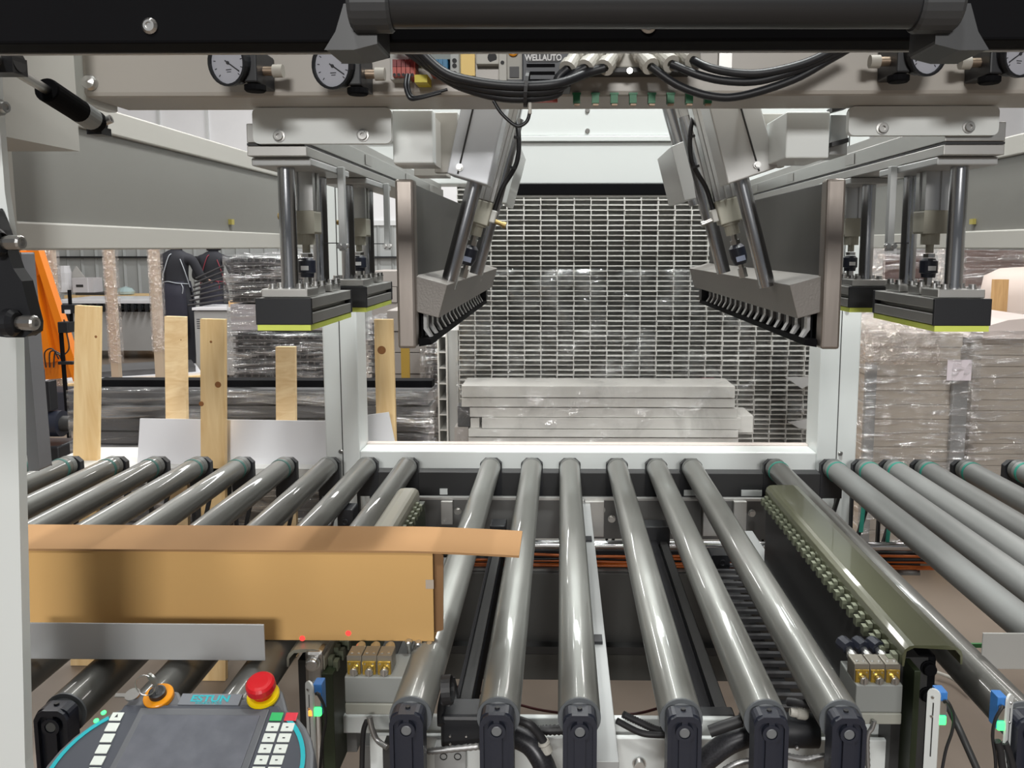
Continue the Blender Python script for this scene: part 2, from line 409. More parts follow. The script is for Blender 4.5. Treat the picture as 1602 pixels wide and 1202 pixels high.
# near portal leg on the left with its hinge
nl = thing('front_post', 'white front post at the left edge of the picture', 'machine frame', (-.6, .85, 0))
MB().prism([(P(52, 1190, .94).x, 0), (P(52, 1190, .94).x, zy(1190, .94)), (P(37, 480, .94).x, zy(480, .94)), (-.76, zy(480, .94)), (-.76, 0)], .925, .94).build('post', WHITE, nl, .003)
MB().prism([(xx(28, .84), zy(484, .84)), (xx(14, .84), zy(300, .84)), (xx(14, .84), zy(95, .84)), (-.76, zy(95, .84)), (-.76, zy(484, .84))], .84, .849).build('bracket_plate', WHITE, nl, .001)
MB().box(-.80, xx(12, .90), .86, 1.05, zy(210, .9), 2.0).build('side_panel', BEIGE, nl)
MB().box(-1.0, -.7401, 1.10, 1.13, 1.5, 2.0).build('rear_panel', BEIGE, nl)
hg = thing('hinge_arm', 'black hinge arm with two zinc bolts at the left edge', 'hinge', (-.6, .82, 1.5))
pts = [(0, 325), (12, 360), (28, 420), (40, 440), (52, 505), (50, 520), (38, 528), (10, 528), (-60, 520), (-60, 325)]
MB().prism([(xx(a, .83), zy(b, .83)) for a, b in pts], .82, .838).build('arm', BLK, hg, .003)
for x, y in ((8, 380), (30, 505)):
    p = P(x, y, .81); q = p + Vector((.006 if y < 400 else .010, 0, 0))
    MB().lathe(p - Vector((.012, 0, 0)), (1, 0, 0), [(0, .014), (.006, .014), (.010, .010)]).build('bushing', BLK, hg)
    MB().lathe(p, (1, -.15, 0), [(0, .0065), (.004, .0065), (.0045, .0075), (.017, .0075), (.019, .006), (.019, .0035), (.015, .0035), (.015, 0)], 12).build('threaded_bolt', ALU, hg)
b = MB().lathe(P(2, 168, .835), (1, -.2, 0), [(-.004, 0), (-.004, .008), (0, .008), (0, .0055), (.006, .0055), (.006, .003), (.004, .003), (.004, 0)], 12).build('hex_bolt', ALU, hg)
# dark strut behind the post
p0 = P(38, 395, 1.0); p1 = P(64, 732, 1.0)
st = MB().prism([(p0.x - .010, p0.z), (p0.x + .006, p0.z), (p1.x + .008, p1.z), (p1.x - .006, p1.z)], .985, 1.01).build('door_strut', mat('strut_grey', (.26, .26, .28), .45, .3), None, .002)
tag(st, 'leaning dark grey strut just behind the white front post', 'strut')

# raised black door with its handle, nearest the lens
YD = .62
dr = thing('raised_door', 'black door frame bar swung up across the top of the view', 'door', (0, YD, 1.72))
MB().box(-.75, .90, YD, YD + .03, zy(65, YD), zy(-60, YD)).build('frame_bar', BLKM, dr, .002)
MB().box(-.75, .90, YD + .0305, YD + .036, zy(66, YD), zy(50, YD)).build('sealing_strip', ALUM, dr)
MB().add([(x, y, z) for x in (-.75, .90) for y, z in ((YD + .037, 2.10), (1.0, 2.55), (1.01, 2.545), (YD + .05, 2.095))], [(0, 1, 2, 3), (7, 6, 5, 4), (0, 4, 5, 1), (1, 5, 6, 2), (2, 6, 7, 3), (3, 7, 4, 0)]).build('shading_panel', MGREY, dr)  # unseen slab added above the bar to shade the cross beam
b_ = MB()
for x, y in ((235, 41), (552, 35), (1014, 40), (1508, 22)): b_.lathe(P(x, y, YD), (0, -1, 0), [(0, .0058), (.0012, .0058), (.003, .004), (.003, .0025), (.0015, .0025), (.0015, 0)], 18)
b_.build('screw', ALU, dr)
hd = thing('pull_handle', 'black tubular pull handle held by two brackets on the raised door', 'handle', (0, YD - .03, 1.74))
yh = .575
MB().cyl(P(596, 4, yh), P(1448, 4, yh), .0165, n=32).build('grip_tube', mat('satin_black_tube', (.022, .023, .025), .3, 0., spec=.5), hd)
for s, x in ((1, 583), (-1, 1462)):
    xa = xx(x, yh)
    c = P(x, 8, yh)
    g = mat('handle_bracket', (.045, .047, .05), .42)
    MB().lathe((c.x - s * .014, yh, P(x, 4, yh).z), (s, 0, 0), [(0, 0), (0, .017), (.003, .0195), (.026, .0195), (.028, .018), (.028, 0)], 24).build('bracket', g, hd)
    zc = P(x, 4, yh).z
    bb = MB(); bb.prism([(xa - s * .016, zc), (xa + s * .006, zc), (xa + s * .006, zc - .026), (xa - s * .010, zc - .030), (xa - s * .030, zc - .030), (xa - s * .022, zc - .018)], yh + .002, YD - .0005)
    bb.build('bracket_foot', g, hd, .002)

# gas spring
gs = thing('gas_spring', 'black gas spring with silver rod slanting at the upper left', 'gas spring', P(80, 140, .8))
a = P(-14, 88, .70); m = P(72, 140, .80); e = P(152, 192, .90)
MB().cyl(a, m, .0045).build('rod', ALU, gs)
cy = MB().lathe(m, e - m, [(0, .0045), (0, .0105), (.002, .0115), ((e - m).length - .003, .0115), ((e - m).length, .009), ((e - m).length, 0)], 20).build('cylinder', BLKM, gs)
d = (e - m).normalized(); q = m + d * .062
MB().lathe(q, d, [(0, .0118), (.026, .0118)], 20).build('sticker', mat('grey_sticker', (.32, .34, .34), .5), cy)
MB().cyl(e, e + d * .012, .006).box(e.x - .012, e.x + .004, e.y, e.y + .02, e.z - .012, e.z - .004).build('end_bracket', BLK, gs)
MB().lathe(e + Vector((.004, 0, 0)), (1, 0, .35), [(0, .0045), (.012, .0045), (.012, .0025), (.010, .0025), (.010, 0)], 12).build('ball_stud', ALU, gs)
e2 = P(20, 98, .72)
MB().box(e2.x - .04, e2.x + .006, e2.y - .01, e2.y + .01, e2.z - .010, e2.z + .004).lathe(e2, (1, 0, .1), [(-.01, .009), (.006, .009), (.006, 0)], 14).build('end_bracket', BLK, gs)

# ------------------------------------------------------------------ pressure gauges
def gauge(px, py, side, label):
    Y = 1.03; c = P(px, py, Y)
    t = thing('pressure_gauge', label, 'gauge', c, 'pressure gauges on the cross beam')
    dial_n = Vector((-side * .35, -1, -.12)).normalized()
    MB().lathe(c + dial_n * -.02, dial_n, [(0, .022), (.002, .025), (.014, .025), (.016, .0275), (.022, .0275), (.022, .0245), (.018, .0245)], 28).build('housing', BLK, t)
    f = MB().lathe(c + dial_n * -.003, dial_n, [(0, .0247), (.0012, .0247), (.0012, 0)], 28).build('dial', GLASSD, t)
    q = dial_n.to_track_quat('Z', 'Y').to_matrix().to_4x4(); M = Matrix.Translation(c + dial_n * -.0015) @ q
    MB().box(-.0007, .0007, -.005, .019, 0, .0005, M @ Matrix.Rotation(math.radians(side * 55 + 180), 4, 'Z')).cyl((0, 0, 0), (0, 0, .001), .002, M=M).build('needle', PRINT, t)
    b_ = MB()
    for k in range(11):
        a = math.radians(-135 + 27 * k)
        b_.box(-.0005, .0005, .0185, .0215, -.0002, .0001, M @ Matrix.Rotation(a, 4, 'Z'))
    b_.box(-.004, .004, -.0085, -.0075, -.0002, .0001, M).box(-.003, .003, -.011, -.0102, -.0002, .0001, M)
    b_.build('scale_marks', PRINT, t)
    x = c.x + side * .018
    MB().box(min(x, x + side * .016), max(x, x + side * .016), Y + .004, 1.099, c.z - .022, c.z + .02).build('regulator_body', BLK, t, .002)
    MB().lathe((x + side * .008, 1.05, c.z - .031), (0, 0, 1), [(0, 0), (0, .011), (.002, .013), (.008, .013)], 16).build('knob', BLKM, t)
    xb = x + side * .016
    MB().cyl((xb, 1.06, c.z - .004), (xb + side * .012, 1.06, c.z - .004), .006, n=6).build('metal_fitting', mat('dull_brass', (.30, .23, .17), .4, .8), t)
    MB().cyl((xb + side * .012, 1.06, c.z - .004), (xb + side * .024, 1.06, c.z - .004), .008).build('push_fitting', mat('grey_fitting', (.36, .34, .30), .5), t)
gauge(355, 98, 1, 'round pressure gauge hanging furthest left under the black door bar')
gauge(519, 103, 1, 'round pressure gauge just left of the terminal blocks')
gauge(1452, 82, -1, 'round pressure gauge below the right handle bracket')
gauge(1598, 84, -1, 'round pressure gauge cut off at the right edge of the picture')

# ------------------------------------------------------------------ electrics on the cross beam
YE = 1.075
def ebox(x0, x1, y0, y1, dep=.024, Y=None):
    Y = Y or YE
    return MB().box(xx(x0, Y, 100), xx(x1, Y, 100), Y, YB - .0005, zy(y1, Y), zy(y0, Y))
tb = thing('terminal_block', 'red, blue and yellow terminal strip on the cross beam', 'terminal block', P(660, 110, 1.09))
ebox(610, 640, 70, 124).build('end_bracket', mat('terminal_grey', (.40, .41, .39), .5), tb, .001)
ebox(641, 705, 70, 92).build('terminal_row_upper', mat('grey_green_terminal', (.2, .22, .2), .5), tb)
for i in range(5):
    x = 613 + i * 7
    c = ebox(x + 1, x + 7, 104, 119, Y=1.066).build('terminal', REDT, tb)
    MB().cyl(P(x + 4, 117, 1.066), P(x + 4, 117, 1.064), .002, n=10).build('wire_hole', RUB, c)
    ebox(x + 1, x + 7, 92, 103.5, Y=1.068).build('terminal', DRED, tb)
for i in range(4):
    ebox(672 + i * 7, 678.5 + i * 7, 92, 106, Y=1.066).build('terminal', BLUT, tb)
    ebox(672 + i * 7, 678.5 + i * 7, 106.5, 114, Y=1.066).build('terminal', REDT, tb)
ebox(648, 668, 116, 128, Y=1.066).build('terminal', YELT, tb)
ebox(704, 718, 70, 121).build('end_clamp', mat('terminal_grey', (0, 0, 0)), tb, .001)
o = MB()
for y in (95, 103, 115): o.cyl(P(711, y, YE - .001), P(711, y, YE), .003, n=12)
o.build('screw_hole', RUB, tb)
rl = tag(ebox(719, 743, 82, 118, Y=1.092).build('mounting_rail', BRASS), 'short brass coloured mounting rail between terminals and power supply', 'rail')
tag(ebox(735, 754, 121, 138).build('cable_clip', BLK, None, .001), 'small black clip under the brass rail', 'clip')
ps = thing('relay_module', 'light grey slotted module left of the black controller', 'module', P(790, 110, 1.09))
ebox(745, 782, 72, 100, Y=1.085).build('socket_body', NYLON, ps, .001)
c = ebox(780, 793, 70, 138).build('housing', mat('module_white', (.45, .44, .40), .5), ps, .001)
MB().cyl(P(786, 98, YE - .001), P(786, 98, YE), .0025, n=12).cyl(P(770, 90, 1.084), P(770, 90, 1.0855), .006, n=12).build('screw_hole', RUB, c)
ebox(793, 817, 70, 124, Y=1.08).build('body', mat('module_grey', (.36, .35, .31), .5), ps)
ebox(797, 812, 104, 121, Y=1.078).build('socket', RUB, ps)
MB().lathe(P(803, 80, 1.08), (0, -1, 0), [(0, .007), (.004, .007), (.005, .005), (.005, 0)], 16).build('indicator_lamp', AMBER, ps)
pc = thing('controller', 'black controller module with a white brand print on its front', 'controller', P(850, 110, 1.07))
ebox(794, 818, 124, 137).build('lower_block', mat('controller_shell', (.05, .055, .065), .5), pc)
MBX = MB().box(xx(817, 1.05, 100), xx(893, 1.05, 100), 1.05, YB - .0005, zy(136, 1.05), zy(66, 1.05))
body = MBX.build('housing', mat('controller_shell', (0, 0, 0)), pc, .0015)
o = MB()
for y in (100, 112, 124): o.box(xx(824, 1.0495, 100), xx(868, 1.0495, 100), 1.0488, 1.0499, zy(y + 5, 1.05), zy(y, 1.05))
o.build('cover_rib', BLKM, body)
MB().box(xx(826, 1.0495, 90), xx(874, 1.0495, 90), 1.0485, 1.0499, zy(97, 1.05), zy(83, 1.05)).build('name_plate', RUB, body)
c = P(850, 90.5, 1.048)
Mt = Matrix.Translation(c) @ Matrix.Rotation(math.radians(90), 4, 'X')
text('lettering', 'WELLAUTO', .0102, Mt @ Matrix.Scale(.83, 4, (1, 0, 0)), WPRINT, pc, bold=True)
# connector block with angled cable glands
cb = thing('connector_block', 'cream connector block with angled cable glands and a black base strip', 'connector block', P(990, 100, 1.09))
ebox(895, 1080, 70, 106, Y=1.07).build('housing', NYLON, cb, .002)
ebox(890, 1082, 106.5, 113, Y=1.068).build('base_strip', RUB, cb)
ebox(1082, 1096, 74, 103, Y=1.085).build('side_plate', MGREY, cb); ebox(1125, 1145, 76, 112, Y=1.09).build('mounting_lug', ALUM, cb)
o = MB()
for x in (955, 985, 1016, 1046): o.bolt(P(x, 111, 1.067), (0, -1, 0), .003, .003)
o.build('screw', ALU, cb)
glands = [(906, 78, 888, 108, ), (938, 78, 916, 106), (968, 76, 946, 106), (995, 78, 1018, 104), (1028, 80, 1050, 100), (1062, 78, 1084, 94)]
GE = []
for x0, y0, x1, y1 in glands:
    a = P(x0, y0, 1.06); b = P(x1, y1, 1.035); d = (b - a)
    L_ = d.length
    MB().lathe(a, d, [(0, .006), (0, .0095), (L_ * .35, .0105), (L_ * .4, .0085), (L_ * .75, .0085), (L_ * .76, .011), (L_, .011), (L_, .005)], 16).build('cable_gland', NYLON, cb)
    GE.append(b)
# cables
def cable(pts, r, label, m=BLK, name='cable', group=None, n=8):
    o = MB().path(pts, r, n).build(name, m); tag(o, label, 'cable', group); return o
TOP = [(612, 60), (628, 62), (642, 64)]
lab = ['lowest black cable of the left bundle swooping under the controller', 'middle black cable of the left bundle swooping under the controller', 'uppermost black cable of the left bundle swooping under the controller']
for i, g in enumerate(GE[:3]):
    x, y = TOP[i]; Y = 1.035 - i * .008
    low = [(690, 118 - 4 * i), (735, 140 - 7 * i), (800, 154 - 10 * i), (870, 147 - 8 * i)]
    cable([P(x, y, Y)] + [P(a, b, Y) for a, b in low] + [g + Vector((-.012 - .004 * i, -.002, -.012 + .003 * i)), g], .0056, lab[i], BLK, group='left cable bundle')
lab = ['lowest black cable of the right bundle drooping over the green tags', 'middle black cable of the right bundle', 'uppermost black cable of the right bundle']
for i, g in enumerate(GE[3:]):
    Y = 1.035 - i * .006
    low = [[(1060, 133), (1110, 150), (1160, 150), (1240, 125)], [(1095, 118), (1140, 127), (1190, 126), (1250, 108)], [(1110, 106), (1150, 114), (1195, 114), (1255, 100)]][i]
    cable([g] + [P(a, b, Y) for a, b in low] + [P(1300, 92 - 6 * i, Y), P(1345, 66 - 5 * i, Y)], .005, lab[i], BLK, group='right cable bundle')
cable([P(636, 117, 1.06), P(634, 135, 1.05), P(641, 154, 1.045), P(655, 154, 1.04), P(690, 145, 1.04)], .0022, 'thin black wire pair leaving the red terminals', n=6)
cable([P(641, 117, 1.06), P(639, 134, 1.05), P(645, 151, 1.05), P(662, 150, 1.045), P(700, 140, 1.045)], .002, 'thin black wire hugging the terminal wires', n=6)
cable([P(772, 158, 1.03), P(785, 178, 1.03), P(808, 197, 1.03), P(824, 190, 1.03), P(829, 174, 1.03)], .0022, 'thin black tie end looped below the left cable bundle', n=6)
o = MB().box(xx(827, 1.025), xx(832, 1.025), 1.025, 1.03, zy(178, 1.025), zy(160, 1.025)).build('cable_tag', NYLON, None, .0008); tag(o, 'small clear tag hanging from the cable bundle', 'tag')
o = MB().lathe(P(824, 140, 1.02), (1, 0, -.1), [(-.002, .020), (-.002, .021), (.002, .021), (.002, .020)], 20)
tag(o.build('cable_tie', RUB), 'black cable tie around the left cable bundle', 'cable tie')
# green terminal tags along the lower edge
grt = mat('copper_tip', (.45, .3, .2), .5)
names = ['first', 'second', 'third', 'fourth', 'fifth', 'sixth', 'seventh', 'eighth']
for i in range(8):
    x = 902 + i * 29.3
    c = P(x, 155, YB)
    t = thing('green_connector', '%s green plug from the left along the lower beam edge' % names[i], 'connector', c, 'green plugs under the cross beam')
    MB().box(c.x - .0045, c.x + .0045, YB - .006, YB + .006, c.z - .006, c.z + .0045).box(c.x - .0055, c.x + .0055, YB - .007, YB - .0005, c.z + .0046, c.z + .007).build('plug', GRN, t)
    MB().box(c.x - .003, c.x + .004, YB - .004, YB + .004, c.z - .0085, c.z - .0062).build('wire_end', grt, t)
o = MB().box(xx(832, YB), xx(872, YB), YB - .006, YB - .0005, zy(161, YB), zy(154, YB)).build('red_terminal_strip', REDT); tag(o, 'short red terminal strip beside the green plugs', 'terminal block')

# ------------------------------------------------------------------ longitudinal slide rails above the presses
for s, lab in ((-1, 'aluminium slide rail running back above the left press feet'), (1, 'aluminium slide rail running back above the right press feet')):
    def X(v): return XC + s * v
    def sb(a, b, y0, y1, z0, z1): return MB().box(min(X(a), X(b)), max(X(a), X(b)), y0, y1, z0, z1)
    t = thing('slide_rail', lab, 'rail', (X(.48), 1.8, 1.70), 'slide rails of the machine')
    sb(.447, .53, 1.19, 2.57, 1.6955, 1.722).build('rail_body', STEEL, t, .001)
    sb(.4485, .53, 1.19, 2.57, 1.6915, 1.695).build('dark_groove', RUB, t)  # black strip set between rail body and lip
    sb(.446, .53, 1.19, 2.57, 1.677, 1.691).build('rail_lip', ALUM, t, .001)
    sb(.453, .50, 1.195, 2.57, 1.7225, 1.738).build('rail_cap', ALUM, t)
    for y in (1.55, 1.95, 2.3):
        sb(.4458, .4465, y, y + .05, 1.70, 1.718).build('slot_cover', ALUM, t)

# ------------------------------------------------------------------ vertical press units
def press(s, Y0, label, adj):
    """s = side, Y0 = front face of the foot"""
    xc = XC + s * .4905
    t = thing('press_unit', label, 'press', (xc, Y0 + .12, 1.45), 'pneumatic press units')
    def bx(dx0, dx1, y0, y1, z0, z1): return MB().box(min(xc + dx0 * s, xc + dx1 * s), max(xc + dx0 * s, xc + dx1 * s), Y0 + y0, Y0 + y1, z0, z1)
    z0, z1 = zy(508, 1.2), zy(467, 1.2)          # foot profile
    ft = bx(-.040, .040, .0065, .232, z0, z0 + .0155).box(xc - .030, xc + .030, Y0 + .0065, Y0 + .232, z0 + .0156, z0 + .0225).build('foot_profile', ALUM, t, .001)
    bx(-.040, .040, .0065, .232, z0 + .0226, z1 - .0004).build('foot_profile_top', ALUM, t, .001)
    bx(-.041, .041, 0, .006, z0 - .001, z1).build('end_cap', BLK, t, .001)
    bx(-.041, .041, .2325, .2385, z0 - .001, z1).build('end_cap', BLK, t, .001)
    bx(-.039, .039, .001, .236, z0 - .0095, z0 - .0012).build('felt_pad', LIME, t)
    zt_ = zy(262, 1.235)
    zp = z1 + .013
    for k, yy in ((0, .035), (1, .115), (2, .20)):
        p = bx(-.024 if k else -.034, .024 if k else .034, yy - (.028 if k != 1 else .022), yy + (.028 if k != 1 else .022), z1 + .0002, zp).build('base_plate', ALUM, t, .0015)
        o = MB()
        for a in (-.020, .020):
            for b in (-.017, .017):
                o.bolt((xc + a * s, Y0 + yy + b, zp), (0, 0, 1), .0055, .005)
        o.build('bolt', ALU, p)
    for yy in (.035, .20):
        MB().cyl((xc, Y0 + yy, zp), (xc, Y0 + yy, zt_), .0125, n=24).build('guide_rod', CHROME if 0 else STEELV, t)
    # cylinder
    cy = Y0 + .12
    cz = [zy(v, 1.32) for v in (262, 330, 366, 383, 397, 404, 434, 450)]
    o = MB()
    h = .0185
    pr = [(-h, -h), (-h * .3, -h), (-h * .3, -h * .8), (h * .3, -h * .8), (h * .3, -h), (h, -h), (h, -h * .3), (h * .8, -h * .3), (h * .8, h * .3), (h, h * .3), (h, h), (-h, h), (-h, h * .3), (-h * .8, h * .3), (-h * .8, -h * .3), (-h, -h * .3)]
    vs = [(xc + a, cy + b, z) for z in (cz[1], cz[0]) for a, b in pr]; n = len(pr)
    o.add(vs, [tuple(range(n)), tuple(range(n, 2 * n))] + [(i, (i + 1) % n, n + (i + 1) % n, n + i) for i in range(n)])
    o.build('cylinder_barrel', ALU, t)
    MB().prism([(xc - .0195, cz[2]), (xc + .0195, cz[2]), (xc + .0195, cz[1] - .0003), (xc - .0195, cz[1] - .0003)], cy - .0195, cy + .0195).build('cylinder_head', CASTW, t, .003)
    MB().lathe((xc, cy, cz[2]), (0, 0, -1), [(0, .014), (cz[2] - cz[3], .014), (cz[2] - cz[3], .006), (cz[2] - cz[4] - .001, .006)], 20).build('head_nose', CASTW, t)
    MB().lathe((xc, cy, cz[4]), (0, 0, -1), [(0, 0), (0, .0095), (.006, .0095), (.006, .006)], 6).build('lock_nut', ALU, t)
    L_ = cz[5] - cz[6]
    cp = MB().lathe((xc, cy, cz[5]), (0, 0, -1), [(0, .009), (.003, .011), (.004, .0135), (L_ * .75, .0135), (L_ * .8, .011), (L_, .0105), (L_, 0)], 24).build('floating_joint', BLKN, t)
    MB().lathe((xc, cy, cz[6] + .001), (0, 0, -1), [(0, .007), (cz[6] - zp, .007)], 6).build('joint_nut', ALU, t)
    o = MB().box(xc + s * -.0005 - .006, xc + s * -.0005 + .006, cy - .0141, cy - .0134, cz[5] - .019, cz[5] - .012).build('joint_sticker', WPRINT, cp)
    # upper mount block, side bracket and stop screw
    bx(-.045, .041, .008, .225, zt_ + .0002, 1.6765).build('mount_block', LGREY, t, .002)
    bx(-.0455, -.056, .145, .158, cz[3] - .01, 1.6765).build('bracket_plate', LGREY, t, .001)
    o = MB().box(min(xc - s * .052, xc - s * .020), max(xc - s * .052, xc - s * .020), cy + .03, cy + .045, cz[3] + .002, cz[3] + .0035).build('stop_tongue', BLK, t)
    o = MB()
    for a in (-.047, -.057): o.bolt((xc + s * a, Y0 + .145, cz[3] - .002), (0, -1, 0), .004, .006)
    o.build('bolt', ALU, t)
    o = MB()
    q = Vector((xc + s * .0195, cy, cz[1] - .008))
    o.cyl(q, q + Vector((s * .010, 0, 0)), .005, n=6).cyl(q + Vector((s * .010, 0, 0)), q + Vector((s * .018, 0, 0)), .003).cyl(q + Vector((s * .018, 0, 0)), q + Vector((s * .023, 0, 0)), .0055, n=6)
    o.build('flow_screw', BRASS if s < 0 else STEEL, t)
STEELV = mat('polished_guide_rod', (.50, .51, .53), .2, 1., var=.04)
press(-1, 1.2, 'front left press unit with black end cap and lime felt foot', 0)
press(-1, 1.546, 'rear left press unit half hidden behind the front left one', 0)
press(1, 1.2, 'front right press unit with black end cap and lime felt foot', 0)
press(1, 1.556, 'rear right press unit half hidden behind the front right one', 0)

# ------------------------------------------------------------------ mounting boxes under the cross beam
t = thing('mount_box', 'plain pale blue-white rectangular box under the beam, left of centre', 'housing', (-.2, 1.24, 1.7))
Y = 1.23
MB().box(xx(614, Y, 210), xx(677, Y, 210), Y, Y + .03, zy(255, Y), zy(171, Y)).build('cover', WHITE, t, .002)
MB().box(xx(616, Y + .03, 210), xx(679, Y + .03, 210), Y + .0305, Y + .10, zy(257, Y + .03), zb0).build('body', BEIGE, t)
t = thing('mount_plate', 'tall beige mounting plate right of the pale blue-white box', 'plate', (-.15, 1.36, 1.7))
MB().box(xx(679, 1.34, 210), xx(716, 1.34, 210), 1.34, 1.36, zy(270, 1.34), 1.76).build('plate', BEIGE, t, .001)
MB().box(xx(650, 1.5), xx(700, 1.5), 1.5, 1.56, zy(275, 1.5), zy(250, 1.5)).build('lower_block', BEIGE, t, .001)
t = thing('mount_box', 'larger plain white mounting box under the beam, right of centre', 'housing', (.36, 1.24, 1.7))
Y = 1.23
MB().box(xx(1230, Y, 210), xx(1298, Y, 210), Y, Y + .12, zy(248, Y), zb0).build('cover', WHITE, t, .002)
MB().box(xx(1190, 1.36, 210), xx(1229, 1.36, 210), 1.36, 1.38, zy(262, 1.36), 1.76).build('side_plate', BEIGE, t, .001)
MB().box(xx(1299, 1.26, 200), xx(1327, 1.26, 200), 1.26, 1.34, zy(243, 1.26), zb0).build('slotted_body', LGREY, t, .001)
o = MB()
for y in (168, 222): o.prism([(P(a, b, 1.24).x, P(a, b, 1.24).z) for a, b in ((1300, y + 8), (1326, y + 1), (1326, y - 6), (1300, y + 1))], 1.235, 1.2595)
o.build('slot', RUB, t)

# ------------------------------------------------------------------ tilted grippers
def gripper(s, label):
    name = 'left' if s < 0 else 'right'
    t = thing('gripper', label, 'gripper', (XC + s * .32, 1.6, 1.5), 'tilted grippers over the rollers')
    def X(v): return XC + s * v
    xo, xi = .3355, .3065
    y0, y1 = 1.256, 2.262
    zt_, zb_ = zy(280, y0), zy(546, y0)
    ang = 15.5 * s
    MB().box(min(X(xi + .001), X(xo)), max(X(xi + .001), X(xo)), y0, y0 + .03, zb_, zt_).build('end_post', mat('scuffed_steel', (.36, .32, .29), .38, .9, var=.2, scale=10, stretch=(1, 1, .2), bump=.1), t, .004)
    MB().box(min(X(xi + .007), X(xo - .002)), max(X(xi + .007), X(xo - .002)), y0 + .0305, y1, zb_ + .004, zt_ - .004).build('side_plate', mat('dark_brushed_plate', (.11, .105, .10), .36, .8, var=.3, scale=8, stretch=(1, 1, .2)), t, .001)
    # jaw block, tilted
    e = Vector((X(.264), 0, 1.493))
    M = Matrix.Translation(e) @ Matrix.Rotation(math.radians(-ang), 4, 'Y')
    def lb(a, b, *r): return MB().box(min(a * s, b * s), max(a * s, b * s), *r, M=M)
    lb(-.004, .050, 1.27, y1, -.053, 0).build('jaw_block', mat('blasted_aluminium', (.21, .195, .18), .45, .4, var=.08, scale=5, bump=.08, bscale=300), t, .001)
    # comb base and its fins
    zc0 = zy(540, 1.27)
    MB().prism([(X(.3065), zb_ + .001), (X(.3065), zb_ + .013), (X(.289), zb_ + .0125), (X(.287), zb_ + .004)], 1.275, y1 - .01).build('comb_base', BLKM, t)
    MB().box(min(X(.3036), X(.3064)), max(X(.3036), X(.3064)), 1.30, y1 - .01, zb_ + .0125, zb_ + .075).build('comb_back', BLKM, t)
    MB().box(min(X(.286), X(.3034)), max(X(.286), X(.3034)), y1 - .05, y1 - .012, zb_ + .013, zb_ + .062).build('comb_end_block', BLK, t)
    fm = mat('glossy_fin', (.7, .7, .7), .25, .7)
    base = None
    zl = zb_ + .0135
    for k in range(17):
        y = 1.30 + k * .053
        pts = [(X(.303), zl + .052), (X(.298), zl + .052), (X(.298), zl + .014), (X(.290), zl), (X(.294), zl - .0005), (X(.303), zl + .012)]
        if base is None:
            base = MB().prism(pts, 1.30, 1.316).build('fin', fm, t)
        else:
            f = base.copy(); C.objects.link(f); f.location = (0, y - 1.30, 0)
        o = base if k == 0 else f
        if k: o.parent = t
    r0 = None
    for k in range(17):
        y = 1.318 + k * .053
        if r0 is None: r0 = MB().box(min(X(.3002), X(.3034)), max(X(.3002), X(.3034)), y, y + .022, zl, zl + .050).build('rubber_block', RUB, t)
        else:
            f = r0.copy(); C.objects.link(f); f.location = (0, k * .053, 0); f.parent = t
    # drive: rods, cylinder and joint share the tilt
    D = Matrix.Rotation(math.radians(-ang), 4, 'Y') @ Vector((0, 0, 1))
    D = Vector((D.x, 0, D.z))
    bx_ = (705, 726, 746) if s < 0 else (1196, 1162, 1131)
    by_ = (432, 428, 424) if s < 0 else (430, 427, 422)
    ys = (1.38, 1.49, 1.62)
    A = [P(a, b, y) for a, b, y in zip(bx_, by_, ys)]
    D = Vector((-s * math.sin(math.radians(15.5)), 0, math.cos(math.radians(15.5))))
    MB().cyl(A[0] - D * .02, A[0] + D * .26, .0132, n=24).build('guide_rod', STEELV, t)
    MB().cyl(A[2] - D * .006, A[2] + D * .30, .0132, n=24).build('guide_rod', STEELV, t)
    a = A[1]
    MB().lathe(a - D * .008, D, [(0, .008), (.017, .008), (.017, .005), (.026, .005)], 6).build('joint_nut', ALU, t)
    j = MB().lathe(a + D * .016, D, [(0, .010), (.003, .0115), (.012, .0145), (.030, .0145), (.034, .011), (.036, .009), (.036, 0)], 24).build('floating_joint', BLKN, t)
    Mj = Matrix.Translation(a + D * .025) @ Matrix.Rotation(math.radians(-ang), 4, 'Y')
    MB().box(-.008, .008, -.0149, -.0140, -.003, .006, Mj).build('joint_sticker', mat('pale_blue_sticker', (.4, .45, .6), .5), j)
    MB().lathe(a + D * .052, D, [(0, .009), (.008, .009), (.008, .0055), (.022, .0055)], 6).build('lock_nut', STEEL, t)
    MB().lathe(a + D * .070, D, [(0, .0125), (.018, .0125), (.018, .0165), (.022, .0165)], 20).build('head_nose', CASTW, t)
    Mc = Matrix.Translation(a + D * .092) @ Matrix.Rotation(math.radians(-ang), 4, 'Y')
    MB().box(-.020, .020, -.020, .020, 0, .042, Mc).build('cylinder_head', CASTW, t, .002)
    o = MB(); o.box(-.020, .020, -.020, .020, .0423, .22, Mc)
    for k in (-.012, 0, .012): o.box(k - .0015, k + .0015, -.0225, -.0201, .0423, .22, Mc)
    o.build('cylinder_barrel', ALU if s > 0 else ALUM, t, .001)
    # port fitting and hose
    sx = -s
    Mf = Mc
    MB().box(sx * .0215 - .008, sx * .0215 + .008, -.010, .010, .008, .030, Mf).build('push_fitting', mat('pale_fitting', (.55, .55, .52), .4), t, .002)
    MB().cyl(Mf @ Vector((sx * .030, 0, .012)), Mf @ Vector((sx * .047, 0, .010)), .0042).cyl(Mf @ Vector((sx * .044, 0, .010)), Mf @ Vector((sx * .050, 0, .010)), .006, n=8).build('flow_screw', BRASS if s < 0 else STEEL, t)
    MB().path([Mf @ Vector(v) for v in ((sx * .024, -.002, .030), (sx * .027, -.004, .07), (sx * .040, -.006, .12), (sx * .030, -.004, .17), (sx * .006, .02, .21))], .0042).build('air_hose', RUB, t)
